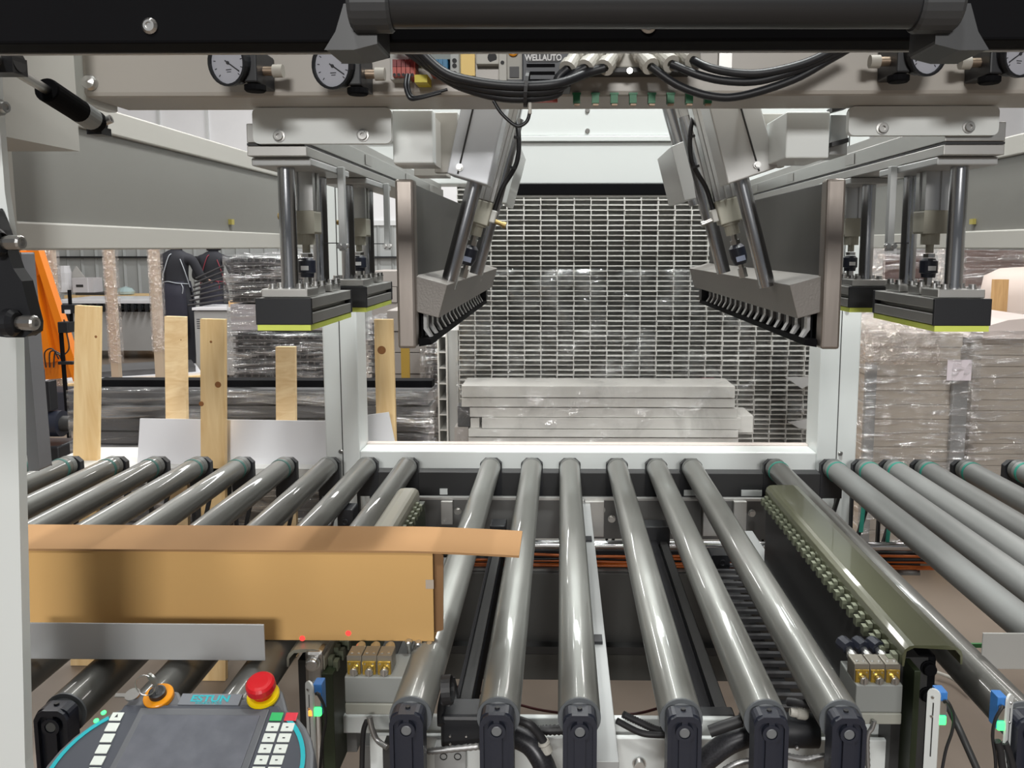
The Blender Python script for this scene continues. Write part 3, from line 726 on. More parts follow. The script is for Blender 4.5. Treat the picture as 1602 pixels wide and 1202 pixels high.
    MB().box(sx * .036 - .006, sx * .036 + .006, -.012, 0, .108, .112, Mf).box(sx * .030 - .006, sx * .030 + .006, -.010, .002, .160, .164, Mf).build('hose_tie', RUB, t)
    return t, D, A
gl_, Dl, Al = gripper(-1, 'left tilted gripper with rods, jaw block and rubber comb')
gr_, Dr, Ar = gripper(1, 'right tilted gripper with rods, jaw block and rubber comb')
def sheet_cover(s, q, Y, label, shade):
    """bent cover sheet: q = top-left, bottom-left, bottom-right, top-right pixels of its front"""
    v = [P(a, b, Y) for a, b in q]
    t = thing('sheet_cover', label, 'cover', v[1], 'bent cover sheets on the gripper cylinders')
    vs = v + [p + Vector((0, .07, 0)) for p in v]
    MB().add(vs, [(0, 1, 2, 3), (4, 7, 6, 5), (0, 4, 5, 1), (1, 5, 6, 2), (2, 6, 7, 3), (0, 3, 7, 4)]).build('sheet', shade, t, .002)
    # raised lap joint along the sheet
    def L2(a, b, k): return a + (b - a) * k
    k = .27 if s < 0 else .62
    a, b = L2(v[0], v[3], k), L2(v[1], v[2], k)
    o = MB().cyl(a + Vector((0, -.0012, -.004)), b + Vector((0, -.0012, .004)), .0014, n=8); o.build('lap_edge', DGREY, t)
    o = MB(); o.bolt(L2(a, b, .06) - Vector((0, .003, 0)), (0, -1, 0), .0045, .004).bolt(L2(a, b, .88) - Vector((0, .003, 0)), (0, -1, 0), .0045, .004)
    if s > 0: o.bolt(L2(v[3], v[2], .88) - Vector((.006, .003, 0)), (0, -1, 0), .004, .003)
    o.build('cap_screw', ALU, t)
cov = mat('cover_sheet', (.60, .62, .66), .3, .15, var=.04); cov2 = mat('cover_sheet_grey', (.55, .55, .54), .32, .2, var=.04)
sheet_cover(-1, ((723, 158), (699, 271), (763, 290), (793, 158)), 1.33, 'slanted bluish sheet cover on the left gripper cylinder', cov)
sheet_cover(1, ((1107, 158), (1139, 288), (1217, 262), (1188, 158)), 1.33, 'slanted grey sheet cover on the right gripper cylinder', cov2)
for s, q, lab in ((-1, ((799, 224), (783, 317), (792, 318), (815, 230)), 'narrow tilted sheet edge beside the left air hose'), (1, ((1050, 229), (1071, 314), (1089, 310), (1074, 219)), 'narrow tilted sheet beside the right air hose')):
    v = [P(a, b, 1.75) for a, b in q]
    t = thing('guard_sheet', lab, 'cover', v[1], 'narrow guard sheets')
    MB().add(v + [p + Vector((0, .25, 0)) for p in v], [(0, 1, 2, 3), (4, 7, 6, 5), (0, 4, 5, 1), (1, 5, 6, 2), (2, 6, 7, 3), (0, 3, 7, 4)]).build('sheet', WHITE if s < 0 else cov2, t, .001)
# second pair of drives deeper inside the machine
for s, lab in ((-1, 'rear drive column of the left gripper with slanted profile'), (1, 'rear drive column of the right gripper with slanted profile')):
    if s < 0: pts = ((812, 150), (775, 330), (792, 150)); 
    else: pts = ((1040, 150), (1090, 330), (1062, 150))
    a = P(pts[0][0], pts[0][1], 1.95); b = P(pts[1][0], pts[1][1], 1.95); c = P(pts[2][0], pts[2][1], 1.95)
    t = thing('drive_column', lab, 'actuator', b, 'rear drive columns of the grippers')
    MB().cyl(b + (a - b) * .05, a, .014, n=20).build('guide_rod', STEELV, t)
    d = (a - b).normalized()
    M = Matrix.Translation(b + Vector((s * .036, .03, 0))) @ Matrix.Rotation(math.atan2(d.x, d.z), 4, 'Y')
    o = MB().box(-.020, .020, -.020, .020, -.02, .36, M)
    for k in (-.010, .010): o.box(k - .002, k + .002, -.024, -.0201, -.02, .36, M)
    o.build('profile', ALU, t, .001)

# ================================================================== roller conveyor
def bracket(x, group, label, fb=True):
    t = thing('roller_bracket', label, 'bracket', (x, 1.1, .70), group)
    MB().prism(rbox(x - .0235, x + .0235, .66, ZA + .024, .012), 1.0805, 1.102).build('body', BLKN, t, .001)
    def pr(poly, y=1.074): return MB().prism(poly, y, 1.0804)
    # raised rim, centre rib and boss on the front face
    o = MB()
    rim = [(x - .0235, .66), (x - .0235, ZA + .010), (x - .019, ZA + .019), (x - .011, ZA + .024), (x + .011, ZA + .024), (x + .019, ZA + .019), (x + .0235, ZA + .010), (x + .0235, .66),
           (x + .018, .66), (x + .018, ZA + .007), (x + .014, ZA + .014), (x + .009, ZA + .016), (x - .009, ZA + .016), (x - .014, ZA + .014), (x - .018, ZA + .007), (x - .018, .66)]
    n = 8
    for i in range(7):
        o.prism([rim[i], rim[i + 1], rim[14 - i], rim[15 - i]], 1.074, 1.0804)
    o.build('rim', BLKN, t)
    pr([(x - .0075, .66), (x + .0075, .66), (x + .0075, ZA - .010), (x - .0075, ZA - .010)]).prism([(x - .004, ZA + .010), (x + .004, ZA + .010), (x + .004, ZA + .016), (x - .004, ZA + .016)], 1.074, 1.0804).build('rib', BLKN, t)
    MB().lathe((x, 1.0804, ZA), (0, -1, 0), [(0, .0125), (.0075, .0125), (.0075, .008), (.004, .008)], 24).build('boss', BLKN, t)
    MB().lathe((x, 1.0804, ZA), (0, -1, 0), [(0, .0072), (.0062, .0072), (.0068, .0062), (.0068, 0)], 20).build('axle_pin', mat('axle_end', (.20, .21, .22), .5, .3), t)
    MB().cyl((x, 1.091, ZA + .0235), (x, 1.091, ZA + .0265), .0035, n=12).build('set_screw', RUB, t)
    return t
def far_bracket(x, group, label, m=BLK):
    t = thing('roller_hanger', label, 'bracket', (x, 2.45, .7), group)
    MB().prism([(x - .033, .79), (x + .033, .79), (x + .033, ZA + .008), (x + .018, ZA + .022), (x - .018, ZA + .022), (x - .033, ZA + .008)], YF + .006, YF + .026).build('block', m, t, .001)
    MB().prism([(x - .033, .62), (x - .025, .62), (x - .025, .7895), (x - .033, .7895)], YF + .008, YF + .022).build('leg', m, t)
    MB().prism([(x - .022, .62), (x - .014, .62), (x + .030, .7895), (x + .020, .7895)], YF + .008, YF + .022).build('leg', m, t)
    return t
def roller(x, m, ring, label, group):
    t = thing('conveyor_roller', label, 'roller', (x, YN, ZA), group)
    y = Vector((x, YN, ZA))
    MB().lathe(y + Vector((0, .003, 0)), (0, 1, 0), [(0, R - .001), (.002, R), (YF - YN - .028, R)], 40).build('tube', m, t)
    for p in t.children[0].data.polygons: p.use_smooth = True
    MB().lathe(y, (0, 1, 0), [(-.004, .011), (-.003, .020), (.0, .024), (.0, R), (.0028, R + .0002)], 32).build('end_ring', CAPD, t)
    MB().lathe((x, YF - .0248, ZA), (0, 1, 0), [(0, R + .0004), (.020, R + .0004), (.0235, R - .003), (.0235, .008), (.03, .008), (.03, 0)], 32).build('far_cap', mat('far_cap_grey', (.11, .115, .11), .4), t)
    if ring: MB().lathe((x, YF - .052, ZA), (0, 1, 0), [(0, R), (.001, R + .0014), (.010, R + .0014), (.011, R)], 32).build('belt_ring', ring, t)
    return t
def shade_smooth(o):
    for p in o.data.polygons: p.use_smooth = True
ordn = ['first', 'second', 'third', 'fourth', 'fifth', 'sixth', 'seventh', 'eighth', 'ninth', 'tenth']
XL = [-1.63, -1.507, -1.366, -1.238, -1.106, -.975, -.841, -.709, -.592, -.468]
XM = [-.213, -.088, .027, .171, .290, .396]
XR = [.648, .820, .916, 1.000, 1.094, 1.216, 1.371]
for k, x in enumerate(XL):
    lab = 'dark steel roller of the left outer row, %s from the left end' % ordn[k] if k < 9 else 'dark steel roller of the left outer row beside the beige guard'
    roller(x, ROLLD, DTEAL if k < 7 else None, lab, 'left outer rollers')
    far_bracket(x, 'left far roller hangers', 'black far-end hanger holding the %s left outer roller' % ordn[k])
    if x > -.9: bracket(x, 'left near roller brackets', 'black slotted near-end bracket of the %s left outer roller' % ordn[k])
for k, x in enumerate(XM):
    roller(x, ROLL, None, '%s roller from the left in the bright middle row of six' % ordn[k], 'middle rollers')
    bracket(x, 'middle near roller brackets', 'black slotted bracket on the near end of the %s middle roller' % ordn[k])
    far_bracket(x, 'middle far roller hangers', 'black V hanger at the far end of the %s middle roller' % ordn[k])
for k, x in enumerate(XR):
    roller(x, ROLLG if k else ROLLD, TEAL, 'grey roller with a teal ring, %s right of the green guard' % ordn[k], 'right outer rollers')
    far_bracket(x, 'right far roller hangers', 'black far-end hanger of the %s right outer roller' % ordn[k])
    if x < .8: bracket(x, 'right near roller brackets', 'black slotted near-end bracket of the %s right outer roller' % ordn[k])
# hanging teal belts on the right
for k, (px, py0, py1, lab) in enumerate(((1352, 770, 832, 'teal belt strip hanging below the second right roller'), (1392, 800, 858, 'teal belt strip hanging below the third right roller'))):
    a = P(px, py0, YF - .046); b = P(px - 6, py1, YF - .046)
    o = MB().prism([(a.x - .006, a.z), (a.x + .006, a.z), (b.x + .006, b.z), (b.x - .006, b.z)], YF - .052, YF - .049).build('drive_belt', TEAL); tag(o, lab, 'belt')

# ------------------------------------------------------------------ covered chain guards between the rows
def guard(s, label):
    def X(v): return XC + s * v
    t = thing('chain_guard', label, 'guard', (X(.51), 1.75, .7), 'chain guards beside the middle rollers')
    y0, y1 = (1.25, 2.14) if s < 0 else (1.215, 2.075)
    z = .945
    if s < 0: z = .9135
    prof = [(.462, z - .034), (.462, z - .016), (.465, z - .007), (.472, z - .0015), (.480, z), (.535, z), (.547, z - .002), (.555, z - .008), (.558, z - .016), (.558, z - .030), (.555, z - .030), (.554, z - .016), (.546, z - .007), (.480, z - .004), (.468, z - .010), (.465, z - .034)]
    if s < 0: prof = [(a if a < .5 else a - .035, b) for a, b in prof]
    else: prof = [(.437 + (a - .462) * .95, b) for a, b in prof]
    gx = 0 if s < 0 else .025
    o = MB().prism([(X(a), b) for a, b in prof], y0, y1, smooth=False); o.build('cover', GUARDT if s < 0 else mat('green_cover', (.10, .105, .055), .28, .15, var=.6, scale=2.2, stretch=(1, .5, 1), coat=.6), t, .0008)
    MB().box(min(X(.452), X(.4655)), max(X(.447), X(.4615)), y0 - .01, y1, .70, z - .036).build('side_wall', GREENB, t, .001)
    MB().box(min(X(.462 - gx), X(.515 - gx)), max(X(.462 - gx), X(.515 - gx)), y0 + .03, y1 - .01, .70, z - .0345).build('core', DGREY, t)
    tm = mat('chain_link', (.22, .24, .17), .4, .5)
    base = None
    for k in range(24):
        y = y0 + .01 + k * .0352
        if base is None: base = MB().box(min(X(.4445 - gx), X(.452 - gx)), max(X(.4445 - gx), X(.452 - gx)), y, y + .014, z - .042, z - .026).box(min(X(.4535 - gx), X(.4612 - gx)), max(X(.4535 - gx), X(.4612 - gx)), y + .004, y + .018, z - .0355, z - .022).build('chain_tooth', tm, t)
        else:
            f = base.copy(); C.objects.link(f); f.location = (0, y - y0 - .01, 0); f.parent = t
    return t
guard(-1, 'beige topped chain guard behind the cardboard box')
guard(1, 'long dark green chain guard with a toothed edge, right of the middle rollers')
for s, lab in ((-1, 'bolted black and silver support post left of the valve block'), (1, 'bolted black support post at the near end of the green guard')):
    x = XC + s * .490 if s > 0 else -.392
    t = thing('support_post', lab, 'post', (x, 1.26, .5), 'guard support posts')
    m = BLKM if s > 0 else ALU
    zt_ = .912
    MB().cyl((x, 1.262, .45), (x, 1.262, .835), .013, n=20).build('rod', m, t)
    MB().box(x - .015, x + .015, 1.246, 1.278, .8355, zt_).build('clamp', BLKM if s > 0 else STEEL, t, .006)
    o = MB()
    for z in (.850, zt_ - .018): o.lathe((x, 1.246, z), (0, -1, 0), [(0, .012), (.004, .012), (.004, .010), (.012, .010), (.013, .008), (.013, 0)], 14)
    o.build('bolt', m, t)

# ================================================================== under the conveyor
def xbox(x0, x1, y0, y1, Y, dep):
    m = (y0 + y1) / 2
    return MB().box(xx(x0, Y, m), xx(x1, Y, m), Y, Y + dep, zy(y1, Y), zy(y0, Y))
t = thing('rear_crossmember', 'dark grey crossmember with bolted plates under the far roller ends', 'beam', (XC, 2.5, .7))
xbox(560, 1285, 740, 778, 2.47, .05).build('rail', mat('shadow_steel', (.016, .016, .017), .6), t, .002)  # near-black colour carries the shade under the roller ends
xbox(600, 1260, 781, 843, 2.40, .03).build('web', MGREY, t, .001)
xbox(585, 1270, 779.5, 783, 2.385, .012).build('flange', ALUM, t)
for a, b, y0, y1 in ((690, 708, 786, 822), (903, 914, 782, 800), (915, 945, 785, 840), (1100, 1128, 788, 838), (1148, 1168, 784, 830)):
    p = xbox(a, b, y0, y1, 2.37, .025).build('bolted_plate', ALUM, t, .001)
o = MB()
for x, y in ((716, 800), (702, 806), (941, 798), (957, 812), (1176, 803)): o.bolt(P(x, y, 2.385), (0, -1, 0), .009, .008)
o.build('hex_bolt', STEEL, t)
for a, b in ((688, 700), (1070, 1092), (1160, 1192)):
    xbox(a, b, 766, 775, 2.465, .004).build('bright_patch', WHITE, t)  # white plates painted in for brightness showing through the crossmember
t = thing('cross_pipe', 'polished cross pipe above the orange cables', 'pipe', (XC, 2.3, .7))
MB().cyl((-.62, 2.3, zy(852, 2.3)), (1.02, 2.3, zy(852, 2.3)), .012, n=16).build('pipe', CHROME, t)
t = thing('cable_tray', 'dark tray full of orange cables crossing below the pipe', 'cable tray', (XC, 2.33, .6))
xbox(560, 1440, 862, 893, 2.36, .02).build('tray_back', BLK, t)
xbox(560, 1440, 893.5, 897, 2.30, .07).build('tray_lip', MGREY, t)
for k in range(6):
    z = zy(868 + k * 3.6, 2.33)
    MB().path([(-.6 + i * .24, 2.33 + .006 * math.sin(i * 1.7 + k), z + .004 * math.sin(i * 1.3 + k * 2)) for i in range(8)], .0042, 6, 3).build('orange_cable', OCABLE if k != 1 else BLK, t)
t = thing('drip_pan', 'wide dark grey panel low behind the middle rollers', 'panel', (XC, 2.2, .4))
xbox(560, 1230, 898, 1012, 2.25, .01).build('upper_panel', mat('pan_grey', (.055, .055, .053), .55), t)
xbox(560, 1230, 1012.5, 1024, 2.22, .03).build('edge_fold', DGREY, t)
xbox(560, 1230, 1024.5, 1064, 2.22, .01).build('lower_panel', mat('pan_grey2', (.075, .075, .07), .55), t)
# pale longitudinal bar beside the third roller
t = thing('long_flat_bar', 'pale grey flat bar running back just right of the third middle roller', 'bar', (.075, 1.7, .8))
MB().box(.052, .0865, 1.14, 2.39, .785, .80).build('bar', LGREY, t, .001)
o = MB()
for y in (1.5, 2.05): o.box(.06, .08, y, y + .03, .8002, .806)
o.build('clip', BLK, t)
def lin_rail(x0, x1, lab):
    t = thing('linear_rail', lab, 'rail', ((x0 + x1) / 2, 1.8, .7), 'black linear rails')
    MB().box(x0, x1, 1.36, 2.2, .69, .74).build('base', BLKM, t, .001)
    MB().box(x0 + .010, x1 - .032, 1.36, 2.2, .7402, .752).build('guide', mat('black_guide', (.05, .05, .055), .25, .6), t, .001)
    MB().box(x1 - .024, x1 - .004, 1.36, 2.2, .7402, .748).build('strip', DGREY, t)
    MB().box(x0 - .004, x1 + .004, 2.2, 2.26, .69, .79).build('end_housing', BLK, t, .003)
    MB().box(x0 - .002, x1 + .002, 1.33, 1.359, .69, .76).build('end_housing', BLK, t, .003)
lin_rail(.225, .295, 'black linear rail between the fourth and fifth middle rollers')
lin_rail(-.19, -.155, 'narrow black linear rail between the first and second middle rollers')
# cable carrier
t = thing('cable_carrier', 'black ladder-like cable carrier between the last two middle rollers', 'cable carrier', (.42, 1.7, .7), None)
lk = None
for k in range(19):
    y = 1.42 + k * .040
    if lk is None:
        lk = MB().box(.372, .462, y, y + .011, .715, .723).build('crossbar', mat('carrier_bar', (.07, .07, .075), .35), t)
        sl = MB().box(.364, .3715, y - .010, y + .0295, .700, .724).box(.4625, .470, y - .010, y + .0295, .700, .724).build('side_link', BLK, t, .001)
    else:
        for b in (lk, sl):
            f = b.copy(); C.objects.link(f); f.location = (0, k * .040, 0); f.parent = t
MB().box(.372, .462, 1.42, 2.17, .66, .665).build('carrier_floor', RUB, t)
# servo block seen between the rollers
o = MB().prism(rbox(P(1112, 880, 2.1).x, P(1142, 880, 2.1).x, zy(895, 2.1), zy(868, 2.1), .006), 2.1, 2.16).lathe(P(1130, 881, 2.1), (0, -1, 0), [(0, .009), (.004, .009), (.004, .005), (.002, .005), (.002, 0)], 18).build('end_block', BLK, None, .001)
tag(o, 'small black end block with a round hole beside the fifth middle roller', 'block')
o = MB().prism(rbox(P(528, 815, 2.1).x, P(552, 815, 2.1).x, zy(832, 2.1), zy(800, 2.1), .006), 2.1, 2.16).lathe(P(540, 817, 2.1), (0, -1, 0), [(0, .009), (.004, .009), (.004, .005), (.002, .005), (.002, 0)], 18).build('end_block', BLK, None, .001)
tag(o, 'small black end block with a round hole above the cardboard box lid', 'block')

# near cross rail and legs
t = thing('front_cross_rail', 'white front cross rail behind the slotted brackets', 'beam', (XC, 1.3, .75))
MB().box(-.375, .60, 1.292, 1.304, zy(1151, 1.292), zy(1124, 1.292)).build('rail_upper', WHITE, t, .002)
MB().box(-.31, .60, 1.26, 1.27, .70, zy(1154, 1.26)).build('rail_lower', WHITE, t, .002)
xbox(600, 1340, 1152.2, 1157, 1.27, .003).build('slot_line', DGREY, t)
for x in (xx(843, 1.24), xx(1240, 1.24)): MB().box(x - .004, x + .008, 1.235, 1.2595, .70, zy(1160, 1.24)).build('bracket_plate', MGREY, t)
p = xbox(680, 728, 1172, 1215, 1.235, .024).build('hole_plate', LGREY, t)
o = MB()
for x in (694, 716): o.lathe(P(x, 1184, 1.2349), (0, -1, 0), [(0, .006), (.001, .006), (.001, .0045), (0, .0045)], 16)
o.build('hole_rim', DGREY, p)
o = MB(); o.bolt(P(1000, 1195, 1.258), (0, -1, 0), .009, .008); o.bolt(P(838, 1178, 1.232), (0, -1, 0), .008, .012); o.build('hex_bolt', ALU, t)
for s, lab in ((-1, 'grey bolted side frame under the left valve block'), (1, 'grey bolted side frame under the right valve block')):
    t = thing('side_frame', lab, 'frame', (XC + s * .45, 1.4, .5), 'grey side frames')
    def X(v): return XC + s * v
    MB().box(min(X(.395), X(.43)), max(X(.395), X(.43)), 1.33, 2.2, .60, .70).build('channel', MGREY, t, .002)
    MB().box(min(X(.43), X(.46)), max(X(.43), X(.46)), 1.31, 2.3, .70, .745).build('top_plate', LGREY if s > 0 else MGREY, t, .001)
    MB().box(min(X(.33), X(.355)), max(X(.33), X(.355)), 1.17, 1.2, .5, .80).build('upright', DGREY, t, .001)
    o = MB()
    for y in (1.25, 1.32, 1.39): o.box(min(X(.38), X(.39)), max(X(.38), X(.39)), y, y + .02, .7002, .702)
    o.build('slot', RUB, t)
# drive drum and motor tube
t = thing('motor_tube', 'black cylindrical motor tube between the last two brackets', 'motor', (.36, 1.26, .84))
MB().cyl((.285, 1.232, .795), (.402, 1.232, .795), .026, n=28).build('tube', BLK, t)
MB().cyl((.275, 1.232, .795), (.2848, 1.232, .795), .020, n=20).build('flange', BLKM, t)
MB().box(.30, .33, 1.20, 1.21, .775, .782).build('label_print', WPRINT, t)
o = MB()
for x in (.30, .335, .365): o.lathe((x, 1.206, .782), (0, -1, 0), [(0, .004), (.003, .003), (.004, 0)], 10)
o.build('screw', ALU, t)
t = thing('motor_block', 'black box shaped drive housing between the first two brackets', 'motor', (-.15, 1.24, .8))
MB().box(-.185, -.105, 1.20, 1.2555, .775, .832).build('housing', BLK, t, .006)
o = MB()
for x in (-.17, -.145):
    for z in (.787, .80): o.lathe((x, 1.1995, z), (0, -1, 0), [(0, .0022), (.002, .0015), (.002, 0)], 8)
o.build('screw', ALU, t)

# bundles, hoses and connectors at the bottom
def hose(pts, r, label, m, name='hose', ribs=False, cat='hose', Y=None, group=None):
    pp = [P(a, b, c) for a, b, c in pts]
    if ribs:
        o = MB().path(pp, [r, r * .8], 10, 14)
    else: o = MB().path(pp, r, 10)
    ob = o.build(name, m); tag(ob, label, cat, group); return ob
hose([(703, 1062, 1.24), (695, 1085, 1.24), (690, 1110, 1.22), (690, 1135, 1.20)], .006, 'left strand of the thick black cable bundle beside the first bracket', RUB, 'cable', cat='cable')
hose([(705, 1060, 1.26), (704, 1085, 1.25), (701, 1110, 1.23), (699, 1135, 1.21)], .0075, 'middle strand of the thick black cable bundle beside the first bracket', RUB, 'cable', cat='cable')
hose([(707, 1064, 1.28), (712, 1090, 1.27), (710, 1112, 1.25), (709, 1135, 1.24)], .006, 'right strand of the thick black cable bundle beside the first bracket', RUB, 'cable', cat='cable')
hose([(714, 1074, 1.6), (770, 1090, 1.5), (840, 1110, 1.45), (900, 1118, 1.4)], .0025, 'thin dark red wire sagging over the floor behind the second roller', mat('dark_red_wire', (.05, .01, .01), .5), 'cable', cat='cable')
hose([(975, 1119, 1.4), (1010, 1114, 1.4), (1050, 1102, 1.5)], .0025, 'thin dark red wire between the third and fourth brackets', mat('dark_red_wire', (0, 0, 0)), 'cable', cat='cable')
hose([(800, 1124, 1.19), (825, 1132, 1.18), (840, 1145, 1.18), (851, 1162, 1.18)], .0065, 'black cable curving down into a white connector', RUB, 'cable', cat='cable')
d = P(858, 1182, 1.18) - P(850, 1160, 1.18)
tag(MB().lathe(P(850, 1160, 1.18), d, [(0, .005), (0, .0085), (.004, .0095), (.006, .008), (.018, .009), (.020, .0075), (.022, 0)], 16).build('cable_connector', NYLON), 'white cable connector hanging between the second and third brackets', 'connector')
hose([(835, 1145, 1.23), (850, 1143, 1.23), (890, 1142, 1.23)], .0085, 'corrugated black hose with white lettering left of the third bracket', RUB, 'hose', ribs=True)
hose([(800, 1150, 1.20), (830, 1165, 1.19), (850, 1195, 1.18), (862, 1230, 1.18)], .017, 'braided black sleeve behind the second bracket', mat('braided_sleeve', (.03, .03, .035), .35, .2, var=.9, scale=400), 'hose')
hose([(975, 1118, 1.22), (1000, 1130, 1.22), (1025, 1141, 1.22), (1050, 1145, 1.22)], .006, 'corrugated black hose left of the fourth bracket', RUB, 'hose', ribs=True)
hose([(965, 1128, 1.21), (1000, 1146, 1.21), (1025, 1150, 1.21), (1052, 1150, 1.21)], .005, 'plain black hose below the corrugated one left of the fourth bracket', RUB, 'hose')
hose([(1090, 1202, 1.2), (1115, 1180, 1.2), (1145, 1160, 1.2), (1185, 1146, 1.2)], .017, 'thick braided black sleeve right of the fourth bracket', mat('braided_sleeve', (0, 0, 0)), 'hose')
hose([(1110, 1145, 1.19), (1135, 1136, 1.19), (1160, 1128, 1.19)], .009, 'short black pipe above the braided sleeve', RUB, 'pipe', cat='pipe')
hose([(1118, 1215, 1.17), (1150, 1196, 1.17), (1180, 1190, 1.17)], .005, 'grey corrugated conduit below the braided sleeve', PVC, 'conduit', ribs=True, cat='conduit')
hose([(1222, 1181, 1.17), (1260, 1188, 1.17), (1305, 1180, 1.17)], .0055, 'silver flexible conduit left of the last bracket', PVC, 'conduit', ribs=True, cat='conduit')
hose([(655, 1177, 1.17), (690, 1174, 1.17), (750, 1168, 1.17)], .0055, 'silver flexible conduit between the first and second brackets', PVC, 'conduit', ribs=True, cat='conduit')
hose([(578, 1122, 1.17), (582, 1140, 1.17), (590, 1158, 1.17), (606, 1170, 1.16)], .0045, 'silver flexible conduit curving down left of the first bracket', PVC, 'conduit', ribs=True, cat='conduit')
hose([(1368, 1128, 1.19), (1364, 1140, 1.19), (1357, 1155, 1.19), (1358, 1210, 1.19)], .004, 'silver flexible conduit right of the last bracket', PVC, 'conduit', ribs=True, cat='conduit')
hose([(574, 1128, 1.18), (568, 1150, 1.18), (566, 1215, 1.18)], .004, 'black wire running down under the left valve block', RUB, 'cable', cat='cable')
hose([(1232, 1098, 1.22), (1250, 1100, 1.21), (1275, 1106, 1.2)], .007, 'corrugated black stub left of the last bracket', RUB, 'hose', ribs=True)
d = P(1266, 1118, 1.21) - P(1238, 1114, 1.21)
tag(MB().lathe(P(1236, 1114, 1.21), d, [(0, .006), (.004, .007), (.010, .007), (.012, .009), (.024, .009), (.027, .007), (.027, 0)], 16).build('cable_connector', NYLON), 'white cable connector beside the corrugated stub', 'connector')
tag(MB().lathe(P(693, 1080, 1.2), (1, 0, .1), [(0, .022), (.014, .022), (.014, .020), (0, .020)], 20).build('cable_tie', RUB), 'black tie around the thick cable bundle', 'cable tie')

# ------------------------------------------------------------------ valve blocks
def valve(x0, Y, zt, label, blk, s):
    t = thing('valve_block', label, 'valve block', (x0 + .04, Y, zt), 'triple valve blocks')
    wv = .0225
    for k in range(3):
        a = x0 + k * (wv + .0008)
        b = MB(); b.prism([(a, zt - .030), (a + wv, zt - .030), (a + wv, zt), (a, zt)], Y + .003, Y + .034); b.build('valve_body', mat('valve_metal', (.30, .28, .24), .4, .7), t, .002)
        f = MB().box(a + .001, a + wv - .001, Y, Y + .0028, zt - .030, zt - .008).build('gold_cover', BRASSP, t, .0008)
        c = Vector((a + wv * .55, Y, zt - .022))
        MB().lathe(c, (0, -1, -.15), [(0, .0065), (.006, .0065), (.007, .0055), (.007, .0)], 14).box(c.x - .001, c.x + .001, Y - .0090, Y - .0072, c.z - .006, c.z + .005).build('adjust_knob', ALU, f)
        o = MB()
        for xx_, zz in ((a + .005, zt - .012), (a + wv - .005, zt - .012)): o.lathe((xx_, Y, zz), (0, -1, 0), [(0, .0015), (.001, .0012), (.001, 0)], 8)
        for xx_ in (a + .006, a + wv - .006): o.lathe((xx_, Y + .012, zt), (0, 0, 1), [(0, .0025), (.001, .002), (.001, 0)], 8)
        o.build('screw', ALU, f)
        g = MB().lathe((a + wv / 2, Y + .034, zt - .010), (0, 1, .1), [(0, .007), (.003, .0085), (.014, .0085), (.016, .0065), (.02 if s < 0 else .03, .0065)], 16).build('air_port', ALU, t)
        if s > 0: MB().lathe((a + wv / 2, Y + .062, zt - .004), (-.4 * s, 1, .15), [(0, 0), (0, .0115), (.018, .0115), (.022, .008), (.022, 0)], 8).build('air_plug', BLKN, t)
    return t
valve(xx(1338, 1.205, 1050), 1.205, zy(1037, 1.205), 'valve block with three gold covers on the right grey box', 1, 1)
valve(xx(542, 1.205, 1040), 1.205, zy(1030, 1.205), 'valve block with three gold covers on the left grey box, below the cardboard box', 1, -1)
for x0, x1, y0, y1, lab in ((1338, 1411, 1068, 1129, 'grey junction box under the right valve block'), (540, 636, 1062, 1121, 'grey junction box under the left valve block')):
    t = thing('junction_box', lab, 'box', P((x0 + x1) / 2, y1, 1.2), 'grey junction boxes')
    Y = 1.198; k = y1 - 18
    MB().box(xx(x0, Y, k), xx(x1, Y, k), Y, Y + .075, zy(k, Y), zy(y0, Y)).build('lid', mat('box_grey', (.26, .27, .26), .45), t, .002)
    MB().box(xx(x0, Y, k), xx(x1, Y, k), Y - .001, Y + .075, zy(y1, Y), zy(k, Y) - .0005).build('base', mat('box_grey2', (.34, .34, .30), .45), t, .002)
for k, (x, y) in enumerate(((655, 1010), (672, 1012), (640, 1008))):
    c = P(x, y, 1.27)
    tag(MB().lathe(c, (0, -.3, 1), [(-.02, .004), (0, .004), (0, .006), (.006, .006), (.008, .004), (.008, 0)], 10).build('hose_fitting', ALU), ['middle', 'right', 'left'][k] + ' small silver fitting behind the left valve block', 'fitting', 'small silver fittings')

